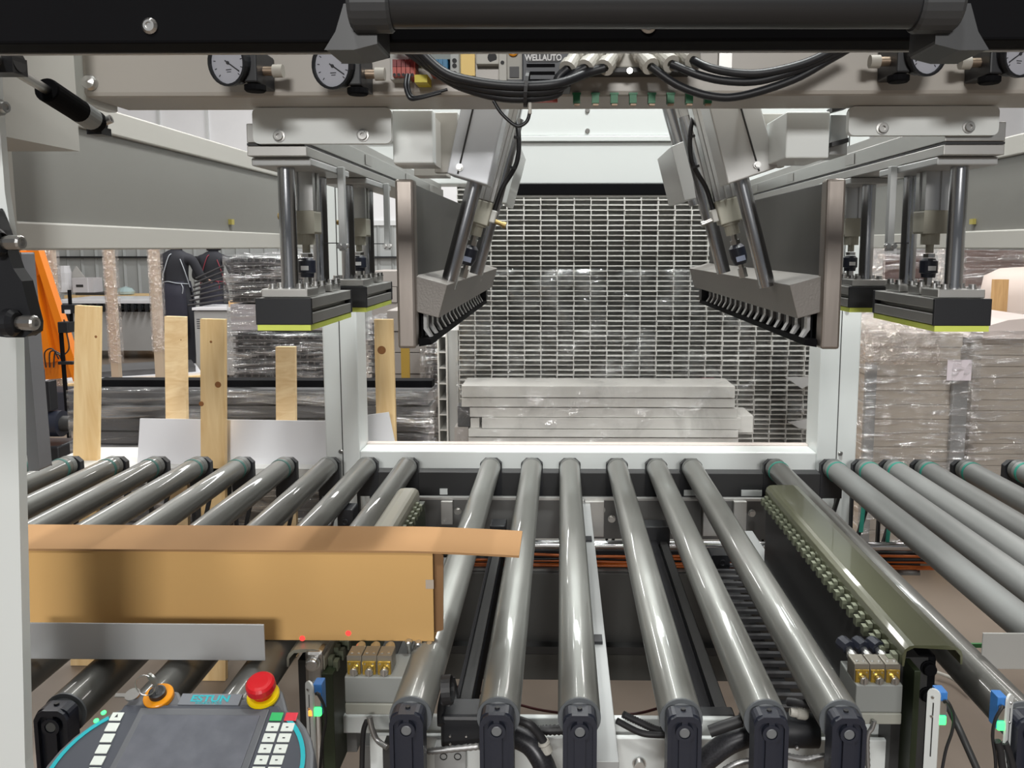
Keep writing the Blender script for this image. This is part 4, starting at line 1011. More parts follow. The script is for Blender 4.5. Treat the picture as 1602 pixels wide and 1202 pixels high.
# ------------------------------------------------------------------ optical sensors
def sensor(x, Y, ztop, s, label, led2=False, short=1.):
    """s: side on which the blue sensor sits"""
    t = thing('optical_sensor', label, 'sensor', (x, Y, ztop - .12), 'optical sensors on white brackets')
    w = .0085
    p = MB().add([], [])
    pts = [(Y - w, ztop - .14), (Y + w, ztop - .14)]
    pts += [(Y + w * math.cos(a), ztop - w + w * math.sin(a)) for a in [math.pi * i / 8 for i in range(9)]]
    # bracket plate in the YZ plane turned to show its edge
    M = Matrix.Translation((x, Y, 0)) @ Matrix.Rotation(math.radians(-s * 38), 4, 'Z')
    pts2 = [(-w, ztop - .14), (w, ztop - .14)] + [(w * math.cos(a), ztop - w + w * math.sin(a)) for a in [math.pi * i / 8 for i in range(9)]]
    MB().prism(pts2, -.0015, .0015, M).build('bracket', WHITE, t)
    MB().box(-.0008, .0008, -.0019, -.0016, ztop - .10, ztop - .02, M).build('slot', DGREY, t)
    o = MB()
    for z in (ztop - .012, ztop - .040): o.lathe(M @ Vector((-.001, -.0016, z)), M.to_3x3() @ Vector((0, -1, 0)), [(0, .0022), (.002, .0018), (.002, 0)], 10)
    o.build('screw', ALU, t)
    xa = x + s * .011
    b = MB().box(xa - .006, xa + .007, Y - .002, Y + .018, ztop - .050, ztop - .004).build('sensor_body', BLUE, t, .001)
    MB().box(xa - .0045, xa + .0055, Y - .004, Y - .0022, ztop - .036, ztop - .016).build('silver_label', ALU, b)
    MB().box(xa - .005, xa + .006, Y - .0055, Y + .005, ztop - .0512, ztop - .038).build('green_lamp', GLOWG, t, .002)
    if led2: MB().box(xa - .013, xa - .0065, Y - .005, Y + .003, ztop - .051, ztop - .043).build('orange_lamp', GLOWO, t, .001)
    a = Vector((xa, Y - .006, ztop - .012))
    MB().path([a + Vector((0, 0, -.004)), a + Vector((s * .004, -.004, -.002)), a + Vector((s * .012, -.004, -.020)), a + Vector((s * .013, -.002, -.045)), a + Vector((s * .006, 0, -.080)), a + Vector((0, 0, -.14))], .0022).build('sensor_cable', RUB, t)
    return t
c = P(1462, 1078, 1.1); sensor(c.x, 1.1, c.z, 1, 'optical sensor with green lamp left of the other at the lower right')
c = P(1580, 1086, 1.08); sensor(c.x, 1.08, c.z, -1, 'optical sensor with green lamp nearest the right edge, beside coiled cable')
c = P(484, 1066, 1.12); sensor(c.x, 1.12, c.z, 1, 'optical sensor with green and orange lamps beside the teach pendant', True)
hose([(1560, 1160, 1.07), (1565, 1175, 1.07), (1568, 1200, 1.07), (1575, 1230, 1.07)], .005, 'outer strand of the coiled black cable at the lower right', RUB, 'cable', cat='cable')
hose([(1572, 1162, 1.075), (1578, 1178, 1.075), (1584, 1200, 1.075), (1588, 1230, 1.075)], .005, 'inner strand of the coiled black cable at the lower right', RUB, 'cable', cat='cable')
hose([(1462, 1075, 1.7), (1480, 1100, 1.6), (1500, 1140, 1.5), (1540, 1230, 1.45)], .007, 'dark grey conduit slanting down at the lower right', DGREY, 'conduit', cat='conduit')
hose([(1465, 1052, 2.86), (1490, 1062, 2.82), (1516, 1082, 2.73)], .006, 'pale cable lying on the floor right of the support post', NYLON, 'cable', cat='cable')

# ------------------------------------------------------------------ guide plates at the near edge
t = thing('guide_plate', 'bare sheet metal guide plate in front of the cardboard box', 'plate', P(230, 1038, 1.19))
Y = 1.19
MB().box(-.82, xx(414, Y, 1010), Y, Y + .003, zy(1038, Y), zy(981, Y)).build('plate', mat('galvanised_plate', (.50, .51, .52), .45, .45, var=.08, scale=3), t, .001)
MB().box(-.82, xx(405, Y + .003, 1030), Y + .0032, Y + .03, zy(1038, Y) - .001, zy(1038, Y) + .002).build('return_edge', ALUM, t)
t = thing('guide_plate', 'grey sheet metal guide plate at the right edge above the dark roller', 'plate', P(1570, 1042, 1.25))
Y = 1.25
MB().box(xx(1537, Y, 1010), xx(1690, Y, 1010), Y, Y + .003, zy(1042, Y), zy(986, Y)).build('plate', mat('grey_guide', (.50, .50, .48), .45, .3), t, .001)
tag(xbox(1506, 1560, 1003, 1009, 1.32, .004).build('belt_end', mat('green_belt', (.04, .2, .06), .5)), 'short green belt end poking out left of the right guide plate', 'belt')

# ------------------------------------------------------------------ cardboard box being conveyed
Yb = 1.273; zb_ = ZA + R + .0006; zt_ = zy(866, Yb); xr = -.204
t = thing('cardboard_box', 'long brown cardboard box with overhanging lid lying on the left rollers', 'box', (-.65, 1.39, zb_))
MB().box(-1.18, xr, Yb, Yb + .0035, zb_, zt_).build('front_panel', CARD, t, .001)
MB().box(-1.18, xr, Yb + .0036, 1.3775, zb_, zb_ + .0035).build('bottom_panel', CARD, t)
MB().box(-1.18, xr, 1.378, 1.3815, zb_, zt_).build('rear_panel', CARD, t)
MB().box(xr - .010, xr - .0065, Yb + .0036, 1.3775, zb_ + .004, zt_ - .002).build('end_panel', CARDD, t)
MB().prism([(xr - .006, zb_ + .004), (xr + .012, zb_ + .010), (xr + .014, zt_ - .012), (xr - .006, zt_ - .002)], Yb + .02, Yb + .0235).build('tucked_flap', CARDE, t)
MB().box(xr - .012, xr + .001, Yb - .0008, Yb - .0002, zt_ - .060, zt_ - .045).build('tape_piece', mat('worn_tape', (.5, .42, .34), .5), t)
xl = -.066
n = 12; vs = []; fs = []
for i in range(n + 1):
    u = i / n; x = -1.18 + (xl + 1.18) * u
    d = max(0, x - xr + .05); dz = -.018 * (d / .19) ** 1.6
    vs += [(x, Yb - .004, zt_ + .0006 + dz), (x, 1.385, zt_ + .0006 + dz * .8), (x, 1.385, zt_ + .004 + dz * .8), (x, Yb - .004, zt_ + .004 + dz)]
xs = [-1.18, -.9, xr - .05] + [xr - .05 + (xl - xr + .05) * i / 9 for i in range(1, 10)]
vs = []
for x in xs:
    d = max(0, x - xr + .05); dz = -.007 * (d / .19) ** 1.5
    vs += [(x, Yb - .004, zt_ + .0006 + dz), (x, 1.385, zt_ + .0006 + dz), (x, 1.385, zt_ + .004 + dz), (x, Yb - .004, zt_ + .004 + dz)]
k = len(xs)
fs = [(4 * i + j, 4 * i + (j + 1) % 4, 4 * i + 4 + (j + 1) % 4, 4 * i + 4 + j) for i in range(k - 1) for j in range(4)] + [(0, 1, 2, 3), (4 * k - 4, 4 * k - 1, 4 * k - 2, 4 * k - 3)]
MB().add(vs, fs).build('lid', mat('cardboard_lid', '#a68059', .8, var=.05, scale=3, stretch=(.3, 1, 2), spec=.2), t)  # lid colour darkened to offset the lamp overhead
vs = [(v[0], v[1] + .001, v[2] - .0045) for v in vs[8:]]
k -= 2
fs = [(4 * i + j, 4 * i + (j + 1) % 4, 4 * i + 4 + (j + 1) % 4, 4 * i + 4 + j) for i in range(k - 1) for j in range(4)] + [(0, 1, 2, 3), (4 * k - 4, 4 * k - 1, 4 * k - 2, 4 * k - 3)]
MB().add([v for v in vs], fs).build('inner_flap', CARDE, t) if False else None
for x, y, lab in ((473, 999, 'left red laser spot low on the cardboard box'), (545, 991, 'right red laser spot low on the cardboard box')):
    c = P(x, y, Yb)
    tag(MB().cyl(c - Vector((0, .0006, 0)), c - Vector((0, .0002, 0)), .0045, n=14).build('laser_spot', LASER), lab, 'laser spot', 'laser spots')

# ------------------------------------------------------------------ teach pendant
al = math.radians(22)
o0 = P(306, 1115, .93)
ux = Vector((1, 0, 0)); uv = Vector((.0, -math.cos(al), -math.sin(al))); un = Vector((0, -math.sin(al), math.cos(al)))
MP = Matrix(((ux.x, -uv.x, un.x, o0.x), (ux.y, -uv.y, un.y, o0.y), (ux.z, -uv.z, un.z, o0.z), (0, 0, 0, 1)))
# local frame: x right, y away from the viewer (up on the panel), z out of the face
t = thing('teach_pendant', 'grey handheld control pendant with red stop button and teal arcs at the lower left', 'control pendant', o0)
def plate(pts, z0, z1):
    n = len(pts)
    return [MP @ Vector((a, b, z)) for z in (z0, z1) for a, b in pts], [tuple(range(n)), tuple(range(n, 2 * n))] + [(i, (i + 1) % n, n + (i + 1) % n, n + i) for i in range(n)]
def arc(cx, cy, rx, ry, a0, a1, n=14): return [(cx + rx * math.cos(math.radians(a0 + (a1 - a0) * i / n)), cy + ry * math.sin(math.radians(a0 + (a1 - a0) * i / n))) for i in range(n + 1)]
out = [(.055, .024), (.060, .036), (.092, .038), (.100, .024)] + arc(.062, -.080, .098, .100, 62, -90) + arc(-.048, -.080, .098, .100, 270, 118) + [(-.090, .024), (-.080, .034), (-.035, .034), (-.026, .022)]
MB().add(*plate(out, -.035, -.004)).build('shell', PEND, t, .004)
inn = [(.05, .010), (.096, .010)] + arc(.060, -.080, .090, .092, 60, -90) + arc(-.046, -.080, .090, .092, 270, 120) + [(-.09, .010), (-.05, .010)]
MB().add(*plate(inn, -.0038, 0)).build('face_plate', PENDF, t, .001)
for s in (-1, 1):
    cx_ = .060 if s > 0 else -.046
    a = arc(cx_, -.080, .0905, .0925, 52 if s > 0 else 128, -70 if s > 0 else 250, 20); b = arc(cx_, -.080, .0855, .0875, 52 if s > 0 else 128, -70 if s > 0 else 250, 20)
    o = MB(); m = len(a)
    vs = [MP @ Vector((p[0], p[1], .0003)) for p in a + b] + [MP @ Vector((p[0], p[1], .0012)) for p in a + b]
    o.add(vs, [(i, i + 1, m + i + 1, m + i) for i in range(m - 1)] + [(2 * m + i, 3 * m + i, 3 * m + i + 1, 2 * m + i + 1) for i in range(m - 1)] + [(i, 2 * m + i, 2 * m + i + 1, i + 1) for i in range(m - 1)] + [(m + i, m + i + 1, 3 * m + i + 1, 3 * m + i) for i in range(m - 1)])
    o.build('teal_arc', TEALP, t)
MB().box(-.068, .088, -.092, .004, .0002, .0022, MP).build('screen_bezel', PEND, t, .001)
MB().box(-.060, .080, -.086, -.006, .0024, .0034, MP).build('screen', SCREEN, t)
MB().box(-.026, .048, .010, .026, -.0038, .0008, MP).build('name_plate', mat('name_plate_grey', (.15, .16, .18), .5), t, .0005)
text('lettering', 'ESTUN', .0125, MP @ Matrix.Translation((.011, .0185, .0009)) @ Matrix.Scale(1.25, 4, (1, 0, 0)), TEALP, t, .0002, True)
text('lettering', 'ROBOTICS', .0045, MP @ Matrix.Translation((.011, .0122, .0009)) @ Matrix.Scale(1.5, 4, (1, 0, 0)), TEALP, t, .0002)
def pl(a, d, prof, n=28): return MB().lathe(MP @ Vector(a), MP.to_3x3() @ Vector(d), prof, n)
es = pl((.074, .024, -.003), (0, 0, 1), [(0, .0185), (.004, .0195), (.007, .0185), (.007, 0)]).build('yellow_ring', YEL, t)
pl((.074, .024, .0042), (0, 0, 1), [(0, .012), (.008, .012), (.009, .0165), (.011, .0175), (.019, .017), (.022, .0145), (.0225, .010), (.0225, 0)]).build('stop_button', RED, t)
MB().lathe(MP @ Vector((-.054, .022, -.003)), MP.to_3x3() @ Vector((0, 0, 1)), [(0, .0175), (.005, .0175), (.006, .0165), (.006, .010), (.004, .010)], 28).build('orange_ring', AMBER, t)
ks = pl((-.054, .022, .001), (0, 0, 1), [(0, .010), (.008, .010), (.009, .008), (.009, 0)]).build('key_switch', BLK, t)
kx = MP @ Matrix.Translation((-.054, .022, .010))
MB().box(-.001, .001, -.004, .004, 0, .012, kx).cyl((-.0012, 0, .020), (.0012, 0, .020), .0095, n=18, M=kx @ Matrix.Rotation(math.radians(60), 4, 'Z')).build('key', ALU, t)
ring = [kx @ Vector((-.010 - .012 * math.sin(a), -.002 - .004 * math.cos(a), .012 - .013 * math.cos(a))) for a in [2 * math.pi * i / 12 for i in range(13)]]
MB().path(ring, .0008, 6, 3).build('key_ring', ALU, t)
MB().cyl((-.030, -.002, -.006), (-.030, -.002, -.0035), .009, n=16, M=kx).box(-.052, -.036, -.004, .001, -.008, -.006, kx).build('spare_key', ALU, t)
b0 = None
for k in range(7):
    y = -.002 - k * .0142
    b = MB().box(-.0985 + .0014 * k, -.0845 + .0014 * k, y - .0112, y, .0002, .0018, MP @ Matrix.Translation((-.0 , 0, 0))).build('key_pad', BTN, t, .0006)
MB().add([MP @ Vector((-.0935, -.009, .0019)), MP @ Vector((-.0895, -.009, .0019)), MP @ Vector((-.0915, -.004, .0019))], [(0, 1, 2)]).build('arrow_mark', PRINT, t)
for k in range(7):
    y = -.000 - k * .0140
    for j in range(2):
        x = .092 + j * .0175
        mm = BTNG if (k == 0 and j == 0) else BTNR if (k == 0 and j == 1) else BTN
        b = MB().box(x, x + .0145, y - .0112, y, .0002, .0018, MP).build('key_pad', mm, t, .0006)
        if k: MB().box(x + .0055, x + .0085, y - .0068, y - .0055, .0019, .0021, MP).build('key_symbol', PRINT, b)
for k, (x, y) in enumerate(((-.110, -.002), (-.1135, -.013))):
    MB().cyl((x, y, .0002), (x, y, .0012), .003, n=12, M=MP).build('green_light', GLOWG, t)

# ================================================================== goods behind the machine
def shell(x0, x1, y0, y1, z0, z1, amp, nx, nz, name, m, parent, seed=1):
    """crumpled film around a box: front, sides and top"""
    rnd = random.Random(seed); o = MB()
    def face(a, b, c, nu, nv, nrm):
        vs = []
        for j in range(nv + 1):
            for i in range(nu + 1):
                e = 0 if (i in (0, nu) or j in (0, nv)) else rnd.uniform(0, amp)
                vs.append(Vector(a) + Vector(b) * (i / nu) + Vector(c) * (j / nv) + Vector(nrm) * e)
        o.add(vs, [(j * (nu + 1) + i, j * (nu + 1) + i + 1, (j + 1) * (nu + 1) + i + 1, (j + 1) * (nu + 1) + i) for j in range(nv) for i in range(nu)], True)
    ny = max(3, int((y1 - y0) / .15))
    face((x0, y0, z0), (x1 - x0, 0, 0), (0, 0, z1 - z0), nx, nz, (0, -1, 0))
    face((x0, y0, z0), (0, y1 - y0, 0), (0, 0, z1 - z0), ny, nz, (-1, 0, 0))
    face((x1, y0, z0), (0, y1 - y0, 0), (0, 0, z1 - z0), ny, nz, (1, 0, 0))
    face((x0, y0, z1), (x1 - x0, 0, 0), (0, y1 - y0, 0), nx, ny, (0, 0, 1))
    return o.build(name, m, parent)

# stack of pale hollow profiles seen end on
YT = 3.4
t = thing('profile_stack', 'tall stack of pale hollow profiles seen end-on through the portal', 'profile stack', (.15, YT, 0))
cw, ch, wl = .0680, .0205, .0021
x0 = xx(715, YT); zt_ = 1.80; ncol = 24; nrow = 76
def tube(o, x, z, y, L=.075, w=cw - .0006, h=ch - .0004, wl=wl):
    a = [(x, z), (x + w, z), (x + w, z + h), (x, z + h)]; b = [(x + wl, z + wl), (x + w - wl, z + wl), (x + w - wl, z + h - wl), (x + wl, z + h - wl)]
    vs = [(p[0], yy, p[1]) for yy in (y, y + L) for p in a + b]
    fs = []
    for i in range(4):
        j = (i + 1) % 4
        fs += [(i, j, 4 + j, 4 + i), (4 + i, 4 + j, 12 + j, 12 + i), (i, 8 + i, 8 + j, j)]
    fs += [(12, 13, 14, 15)]  # pale plug added close behind the opening to brighten the tube inside
    o.add(vs, fs)
ob = MB(); tube(ob, 0, 0, 0); proto = ob.build('tube', TUBEM)
rest = MB(); cnt = 0; rnd = random.Random(3)
for r_ in range(nrow):
    z = zt_ - (r_ + 1) * ch
    off = .0015 * (r_ % 2)
    for c_ in range(ncol):
        x = x0 + c_ * cw + off; y = YT + rnd.uniform(0, .02)
        px = 878 + F * x / YT; py = 386 + F * (1.55 - z) / YT
        if z < .14: continue
        if 800 < px < 1075 and 305 < py < 600 and cnt < 299:
            o = proto if cnt == 0 else proto.copy()
            if cnt: C.objects.link(o)
            o.parent = t; o.location = Vector((x, y, z)) - Vector(t.location); cnt += 1
        else: tube(rest, x, z, y)
rest.build('tube_stack_rest', TUBEM, t, kind='stuff')
MB().box(x0 - .02, x0 + ncol * cw + .02, YT, YT + .9, .0, .12).build('base_pallet', PINEO, t)
# stiff side strip with rungs at the stack's left flank
sx0, sx1 = xx(683, YT), xx(697, YT)
o = MB().box(sx0 - .002, sx0 + .004, YT - .012, YT + .4, .14, zy(520, YT)).box(sx1 - .004, sx1 + .002, YT - .012, YT + .4, .14, zy(520, YT))
for k in range(17):
    z = zy(520, YT) - .02 - k * .0655
    o.box(sx0 + .0041, sx1 - .0041, YT - .01, YT + .39, z, z + .004)
o.build('ladder_strip', TUBEM, t)
MB().box(sx1 + .003, x0 - .004, YT + .02, YT + .5, .14, zy(518, YT)).build('side_board', mat('grey_board', (.44, .435, .42), .5), t)
shell(x0 - .01, x0 + ncol * cw + .01, YT - .012, YT + .5, .14, 1.46, .02, 40, 34, 'stretch_film', FILM, t)
for q in (((1228, 590), (1270, 590), (1270, 600), (1254, 608)), ((1232, 660), (1270, 655), (1268, 672), (1250, 670))):
    MB().prism([(P(a, b, YT - .03).x, P(a, b, YT - .03).z) for a, b in q], YT - .034, YT - .031).build('paper_scrap', mat('pale_label', (.6, .6, .6), .5), t)
xbox(1097, 1117, 591, 603, YT - .03, .002).build('red_label', mat('faded_red', (.45, .12, .16), .6), t)
# pile of long pale planks before the stack
YPk = 3.12
rows = [(722, 1150, 604, 622), (722, 1150, 623, 637), (735, 1153, 638, 653), (754, 1160, 654, 671), (733, 1155, 672, 684), (733, 1155, 685, 699)]
t = thing('plank_pile', 'pile of long pale planks lying across in front of the profile stack', 'plank pile', (.1, YPk, 0))
for k, (a, b, c, d) in enumerate(rows):
    xbox(a, b, c + .4, d, YPk + (.0, .006, .012, .004, .0, .01)[k], .2).build('plank', PLANKW, t, .001)
zlow = zy(699, YPk)
for k in range(int(zlow / .045)):
    z = zlow - (k + 1) * .045
    if z > .10: MB().box(xx(733, YPk), xx(1155, YPk), YPk + .004 * (k % 3), YPk + .2, z, z + .0435).build('plank', PLANKW, t, .001)
MB().box(xx(733, YPk), xx(1155, YPk), YPk, YPk + .22, 0, .095).build('bearer', PINEO, t)
for (a, b, c, d), m, nm in (((716, 735, 636, 668), BUNDLE, 'dark_profile'), ((711, 733, 669, 700), mat('taupe_block', (.36, .33, .31), .6), 'taupe_block'), ((1153, 1178, 650, 676), PLANKW, 'short_block'), ((736, 750, 655, 671), PLANKW, 'short_block')):
    xbox(a, b, c, d, YPk + .03, .17).build(nm, m, t, .001)
shell(xx(716, YPk) - .01, xx(1160, YPk) + .02, YPk - .012, YPk + .22, .02, zy(602, YPk), .006, 30, 12, 'stretch_film', FILM, t, 5)

# film wrapped long grey bundle on the left with black rail on top
YLb = 3.55
for (a, b, lab) in ((92, 676, 'long film-wrapped grey profile bundle on the left under a black rail'),):
    t = thing('wrapped_bundle', lab, 'bundle', (xx(390, YLb), YLb, 0))
    ztop = zy(613.5, YLb)
    hh = (ztop - .1) / 14
    for k in range(14):
        z = .1 + k * hh
        e = .01 * ((k * 7) % 3)
        MB().box(xx(a, YLb) + .03 + e, xx(b, YLb) - .02 - e, YLb, YLb + .17, z, z + hh * .86).build('profile', BUNDLE, t, .001)
    MB().box(xx(a, YLb) + .02, xx(b, YLb) - .02, YLb + .01, YLb + .16, 0, .099).build('bearer', PINEO, t)
    shell(xx(a, YLb), xx(b, YLb), YLb - .02, YLb + .19, .02, ztop + .004, .010, 40, 16, 'stretch_film', FILMH, t, 8)
tag(xbox(150, 676, 596.5, 607.5, YLb + .03, .08).build('black_rail', BLKM, None, .002), 'black rail lying on top of the film-wrapped grey bundle', 'rail')

# upright pine boards
def board(q, Y, label, m, dy=.022, knots=()):
    """q: bottom-left, bottom-right, top-right, top-left pixels"""
    v = [P(a, b, Y) for a, b in q]
    v[0].z = v[1].z = .002
    t = thing('pine_board', label, 'board', (v[0] + v[1]) / 2, 'upright pine boards')
    MB().prism([(p.x, p.z) for p in v], Y, Y + dy).build('plank', m, t, .001)
    for x, y, r in knots:
        MB().lathe(P(x, y, Y), (0, -1, 0), [(0, r * .0022), (.0006, r * .0018), (.0008, 0)], 14).build('knot', KNOT, t)
board(((108, 1010), (146, 1010), (155, 480), (117, 478)), 2.9, 'widest pine board, leftmost of the upright ones', PINE, knots=((150, 527, 2.2),))
board(((263, 1010), (296, 1010), (289, 496), (257, 495)), 2.98, 'narrow pale pine board in front of the worker, behind the white sheet', PINE2, knots=((318 - 35, 532, 1.),))
board(((313, 1010), (350, 1010), (351, 500), (313, 499)), 2.8, 'greyish knotty pine board standing before the white sheet', PINE, knots=((330, 535, 2), (341, 602, 5), (315, 632, 4)))
board(((433, 1000), (464, 1000), (461, 543), (431, 543)), 2.98, 'shortest pale pine board, behind the white sheet left of the portal post', PINE2)
board(((597, 1010), (628, 1010), (614, 500), (585, 500)), 2.95, 'leaning pine board with a round knot inside the portal opening', PINE, knots=((597, 548, 7),))
t = board
o = MB().prism([(P(a, b, 2.86).x, P(a, b, 2.86).z) for a, b in ((214, 735), (219, 655), (505, 659), (608, 645), (627, 735))], 2.86, 2.864).build('white_sheet', WBOARD)
tag(o, 'glossy white sheet leaning across behind the rollers, left of the portal', 'sheet')
o = xbox(60, 640, 735.5, 760, 2.8, .3).build('sheet_ledge', mat('ledge_paint', (.62, .62, .6), .5)); tag(o, 'low pale ledge carrying the white sheet behind the left rollers', 'ledge')
for x, lab in ((-1.30, 'left leg of the pale ledge behind the rollers'), (-.7, 'right leg of the pale ledge behind the rollers')):
    tag(MB().box(x, x + .05, 2.85, 3.05, 0, zy(761, 2.8)).build('ledge_leg', DGREY), lab, 'leg')

# right side: wrapped pallets of cartons
def wrapped_pallet(x0, x1, Y, ytop, dep, label, n, m, seed, lid=True, diag=FILMD, zb=.12):
    X0, X1 = xx(x0, Y), xx(x1, Y); zt = zy(ytop, Y)
    t = thing('wrapped_pallet', label, 'pallet load', ((X0 + X1) / 2, Y, 0))
    h = (zt - zb) / n
    for k in range(n):
        e = .004 * ((k * 5) % 3)
        MB().box(X0 + .02 + e, X1 - .02 - e, Y + e, Y + dep, zb + k * h, zb + (k + 1) * h - .0015).build('carton', m, t, .002)
    return t, X0, X1, zt
def pallet_base(t, X0, X1, Y, dep):
    for k in range(3):
        x = X0 + (X1 - X0 - .1) * k / 2
        MB().box(x, x + .1, Y, Y + dep, 0, .09).build('bearer', PINEO, t)
    MB().box(X0, X1, Y, Y + dep, .0905, .119).build('deck', PINE, t)
t, X0, X1, zt = wrapped_pallet(1362, 1524, 3.9, 520, 1.1, 'film-wrapped carton stack just right of the portal post', 15, CARTON, 1)
pallet_base(t, X0, X1, 3.9, 1.1)
for a, b in ((1362, 1379), (1501, 1525)):
    MB().box(xx(a, 3.88), xx(b, 3.88), 3.86, 3.885, .12, zy(566, 3.88)).build('edge_protector', CARTOND, t, .002)
shell(X0 - .03, X1 + .03, 3.83, 5.03, .1, zt + .02, .03, 20, 30, 'stretch_film', FILMD, t, 11)
shell(X0 - .04, X0 + .30, 3.80, 4.3, zy(570, 3.8), zt + .05, .05, 12, 8, 'film_bunch', BUBBLE, t, 12)
xbox(1482, 1520, 562, 594, 3.81, .002).build('paper_label', mat('pale_pink_label', (.62, .56, .60), .5), t)
t, X0, X1, zt = wrapped_pallet(1527, 1800, 4.12, 520, 1.1, 'larger film-wrapped carton stack at the right edge', 18, CARTON, 2)
pallet_base(t, X0, X1, 4.12, 1.1)
shell(X0 - .02, X1 + .03, 4.07, 5.25, .1, zt + .015, .03, 24, 30, 'stretch_film', FILMD, t, 21)
MB().prism([(xx(1520, 4.08), zy(528, 4.08)), (xx(1640, 4.08), zy(530, 4.08)), (xx(1640, 4.08), zy(495, 4.08)), (xx(1585, 4.08), zy(500, 4.08)), (xx(1530, 4.08), zy(516, 4.08))], 4.08, 5.0).build('folded_cover', mat('pinkish_film', (.62, .54, .51), .4, bump=.4, bscale=12), t, .01)
t, X0, X1, zt = wrapped_pallet(1350, 1500, 6.2, 400, 1.0, 'tall dark maroon film-wrapped pallet behind the carton stacks', 16, mat('maroon_carton', (.10, .055, .05), .5, var=.3), 3, zb=.15)
pallet_base(t, X0, X1, 6.2, 1.0)
shell(X0 - .03, X1 + .03, 6.13, 7.2, .1, zt + .02, .03, 18, 20, 'stretch_film', FILMH, t, 31)
t, X0, X1, zt = wrapped_pallet(1505, 1720, 6.6, 392, 1.0, 'tall brownish film-wrapped pallet at the far right behind the paper roll', 14, mat('brown_carton', (.24, .17, .15), .6, var=.3), 3, zb=.15)
pallet_base(t, X0, X1, 6.6, 1.0)
shell(X0 - .03, X1 + .03, 6.5, 7.6, .1, zt + .02, .03, 18, 20, 'stretch_film', FILMH, t, 32)
# foam roll leaning on a wooden block
t = thing('foam_sack', 'pinkish padded foam sack resting beside a raw wood block at right', 'sack', (xx(1600, 4.9), 5.65, 0))
c = P(1606, 470, 5.65)
MB().lathe((c.x, 5.65, 0), (0, 0, 1), [(0, .22), (.02, .26), (zy(500, 5.65), .28), (zy(460, 5.65), .285), (zy(432, 5.65), .265), (zy(420, 5.65), .17), (zy(417, 5.65), 0)], 24).build('sack', mat('foam_pink', (.62, .52, .47), .7, bump=.6, bscale=6), t)
for p in t.children[0].data.polygons: p.use_smooth = True
tag(MB().box(xx(1560, 5.31), xx(1582, 5.31), 5.31, 5.35, 0, zy(437, 5.31)).build('wood_post', PINEO), 'raw wood post before the pinkish foam sack at right', 'post')
for x0_, x1_, y0_, Y, lab in ((1362, 1385, 380, 5.4, 'bubble-wrapped grey post just right of the portal post'), (1466, 1492, 380, 5.4, 'bubble-wrapped grey post between the right press rods')):
    t = thing('wrapped_post', lab, 'post', (xx((x0_ + x1_) / 2, Y), Y, 0), 'bubble wrapped posts')
    MB().box(xx(x0_, Y) + .012, xx(x1_, Y) - .012, Y, Y + .07, 0, zy(y0_, Y)).build('core', mat('pale_post', (.42, .43, .43), .6), t)
    shell(xx(x0_, Y), xx(x1_, Y), Y - .015, Y + .085, .01, zy(y0_ - 2, Y), .012, 4, 60, 'bubble_wrap', BUBBLE, t, int(x0_))

# dark ladder-like stacks at the left behind the board
def grid_stack(x0, x1, Y, z0, z1, label, grp):
    t = thing('grille_stack', label, 'grille stack', (xx((x0 + x1) / 2, Y), Y, z0), grp)
    X0, X1 = xx(x0, Y), xx(x1, Y); o = MB(); pitch = .05
    n = max(2, int((z1 - z0) / pitch))
    for k in range(n):
        z = z0 + k * pitch
        s = MB().box(X0 + .01 * (k % 3), X1 - .008 * (k % 2), Y, Y + .02, z, z + .010).box(X0, X1, Y, Y + .02, z + .034, z + .044)
        for i in range(int((X1 - X0) / .055)):
            x = X0 + .02 + i * .055
            s.box(x, x + .012, Y + .001, Y + .019, z + .0102, z + .0338)
        s.build('grille_panel', TUBED, t)
    MB().box(X0 + .02, X1 - .02, Y + .05, Y + .6, z0, z1 - .01).build('inner_load', BLK, t)
    shell(X0 - .03, X1 + .03, Y - .04, Y + .65, z0, z1 + .01, .03, 16, 14, 'stretch_film', FILMH, t, int(x0 + z0 * 100))
    return t
Yg = 6.4
grid_stack(356, 520, Yg, zy(474, Yg), zy(402, Yg), 'upper dark film-wrapped grille stack beside the workers', 'dark grille stacks')
t = thing('carton_layer', 'grey film-wrapped carton layer between the two dark grille stacks', 'carton', (xx(438, Yg), Yg, zy(520, Yg)))
MB().box(xx(356, Yg), xx(520, Yg), Yg, Yg + .6, zy(517.5, Yg), zy(477, Yg)).build('carton', mat('mauve_carton', (.36, .33, .34), .5), t, .004)
shell(xx(353, Yg), xx(523, Yg), Yg - .03, Yg + .63, zy(517.5, Yg), zy(477, Yg), .015, 14, 4, 'stretch_film', FILMH, t, 3)
grid_stack(358, 520, Yg, zy(594, Yg), zy(521, Yg), 'lower dark film-wrapped grille stack beside the workers', 'dark grille stacks')
o = xbox(355, 525, 594.5, 610, Yg - .05, .8); tag(MB().box(xx(355, Yg), xx(525, Yg), Yg - .05, Yg + .8, 0, zy(594.5, Yg)).build('load_base', mat('pallet_base_grey', (.2, .19, .18), .6)), 'low base under the dark grille stacks', 'pallet')
grid_stack(572, 600, 5.6, 0, zy(505, 5.6), 'dark grille stack behind the knotty pine board in the portal', 'dark grille stacks')
t = thing('carton_pile', 'grey cartons piled between the knotty board and the profile stack', 'carton pile', (xx(635, 5), 5, 0))
for k in range(9):
    a, b = 603 + (k % 2) * 3, 662 - (k % 3) * 2
    z = k * .13
    MB().box(xx(a, 5.), xx(b, 5.), 5 + .01 * (k % 2), 5.5, z, z + .125).build('carton', mat('grey_carton', (.34, .31, .29), .7), t, .002)
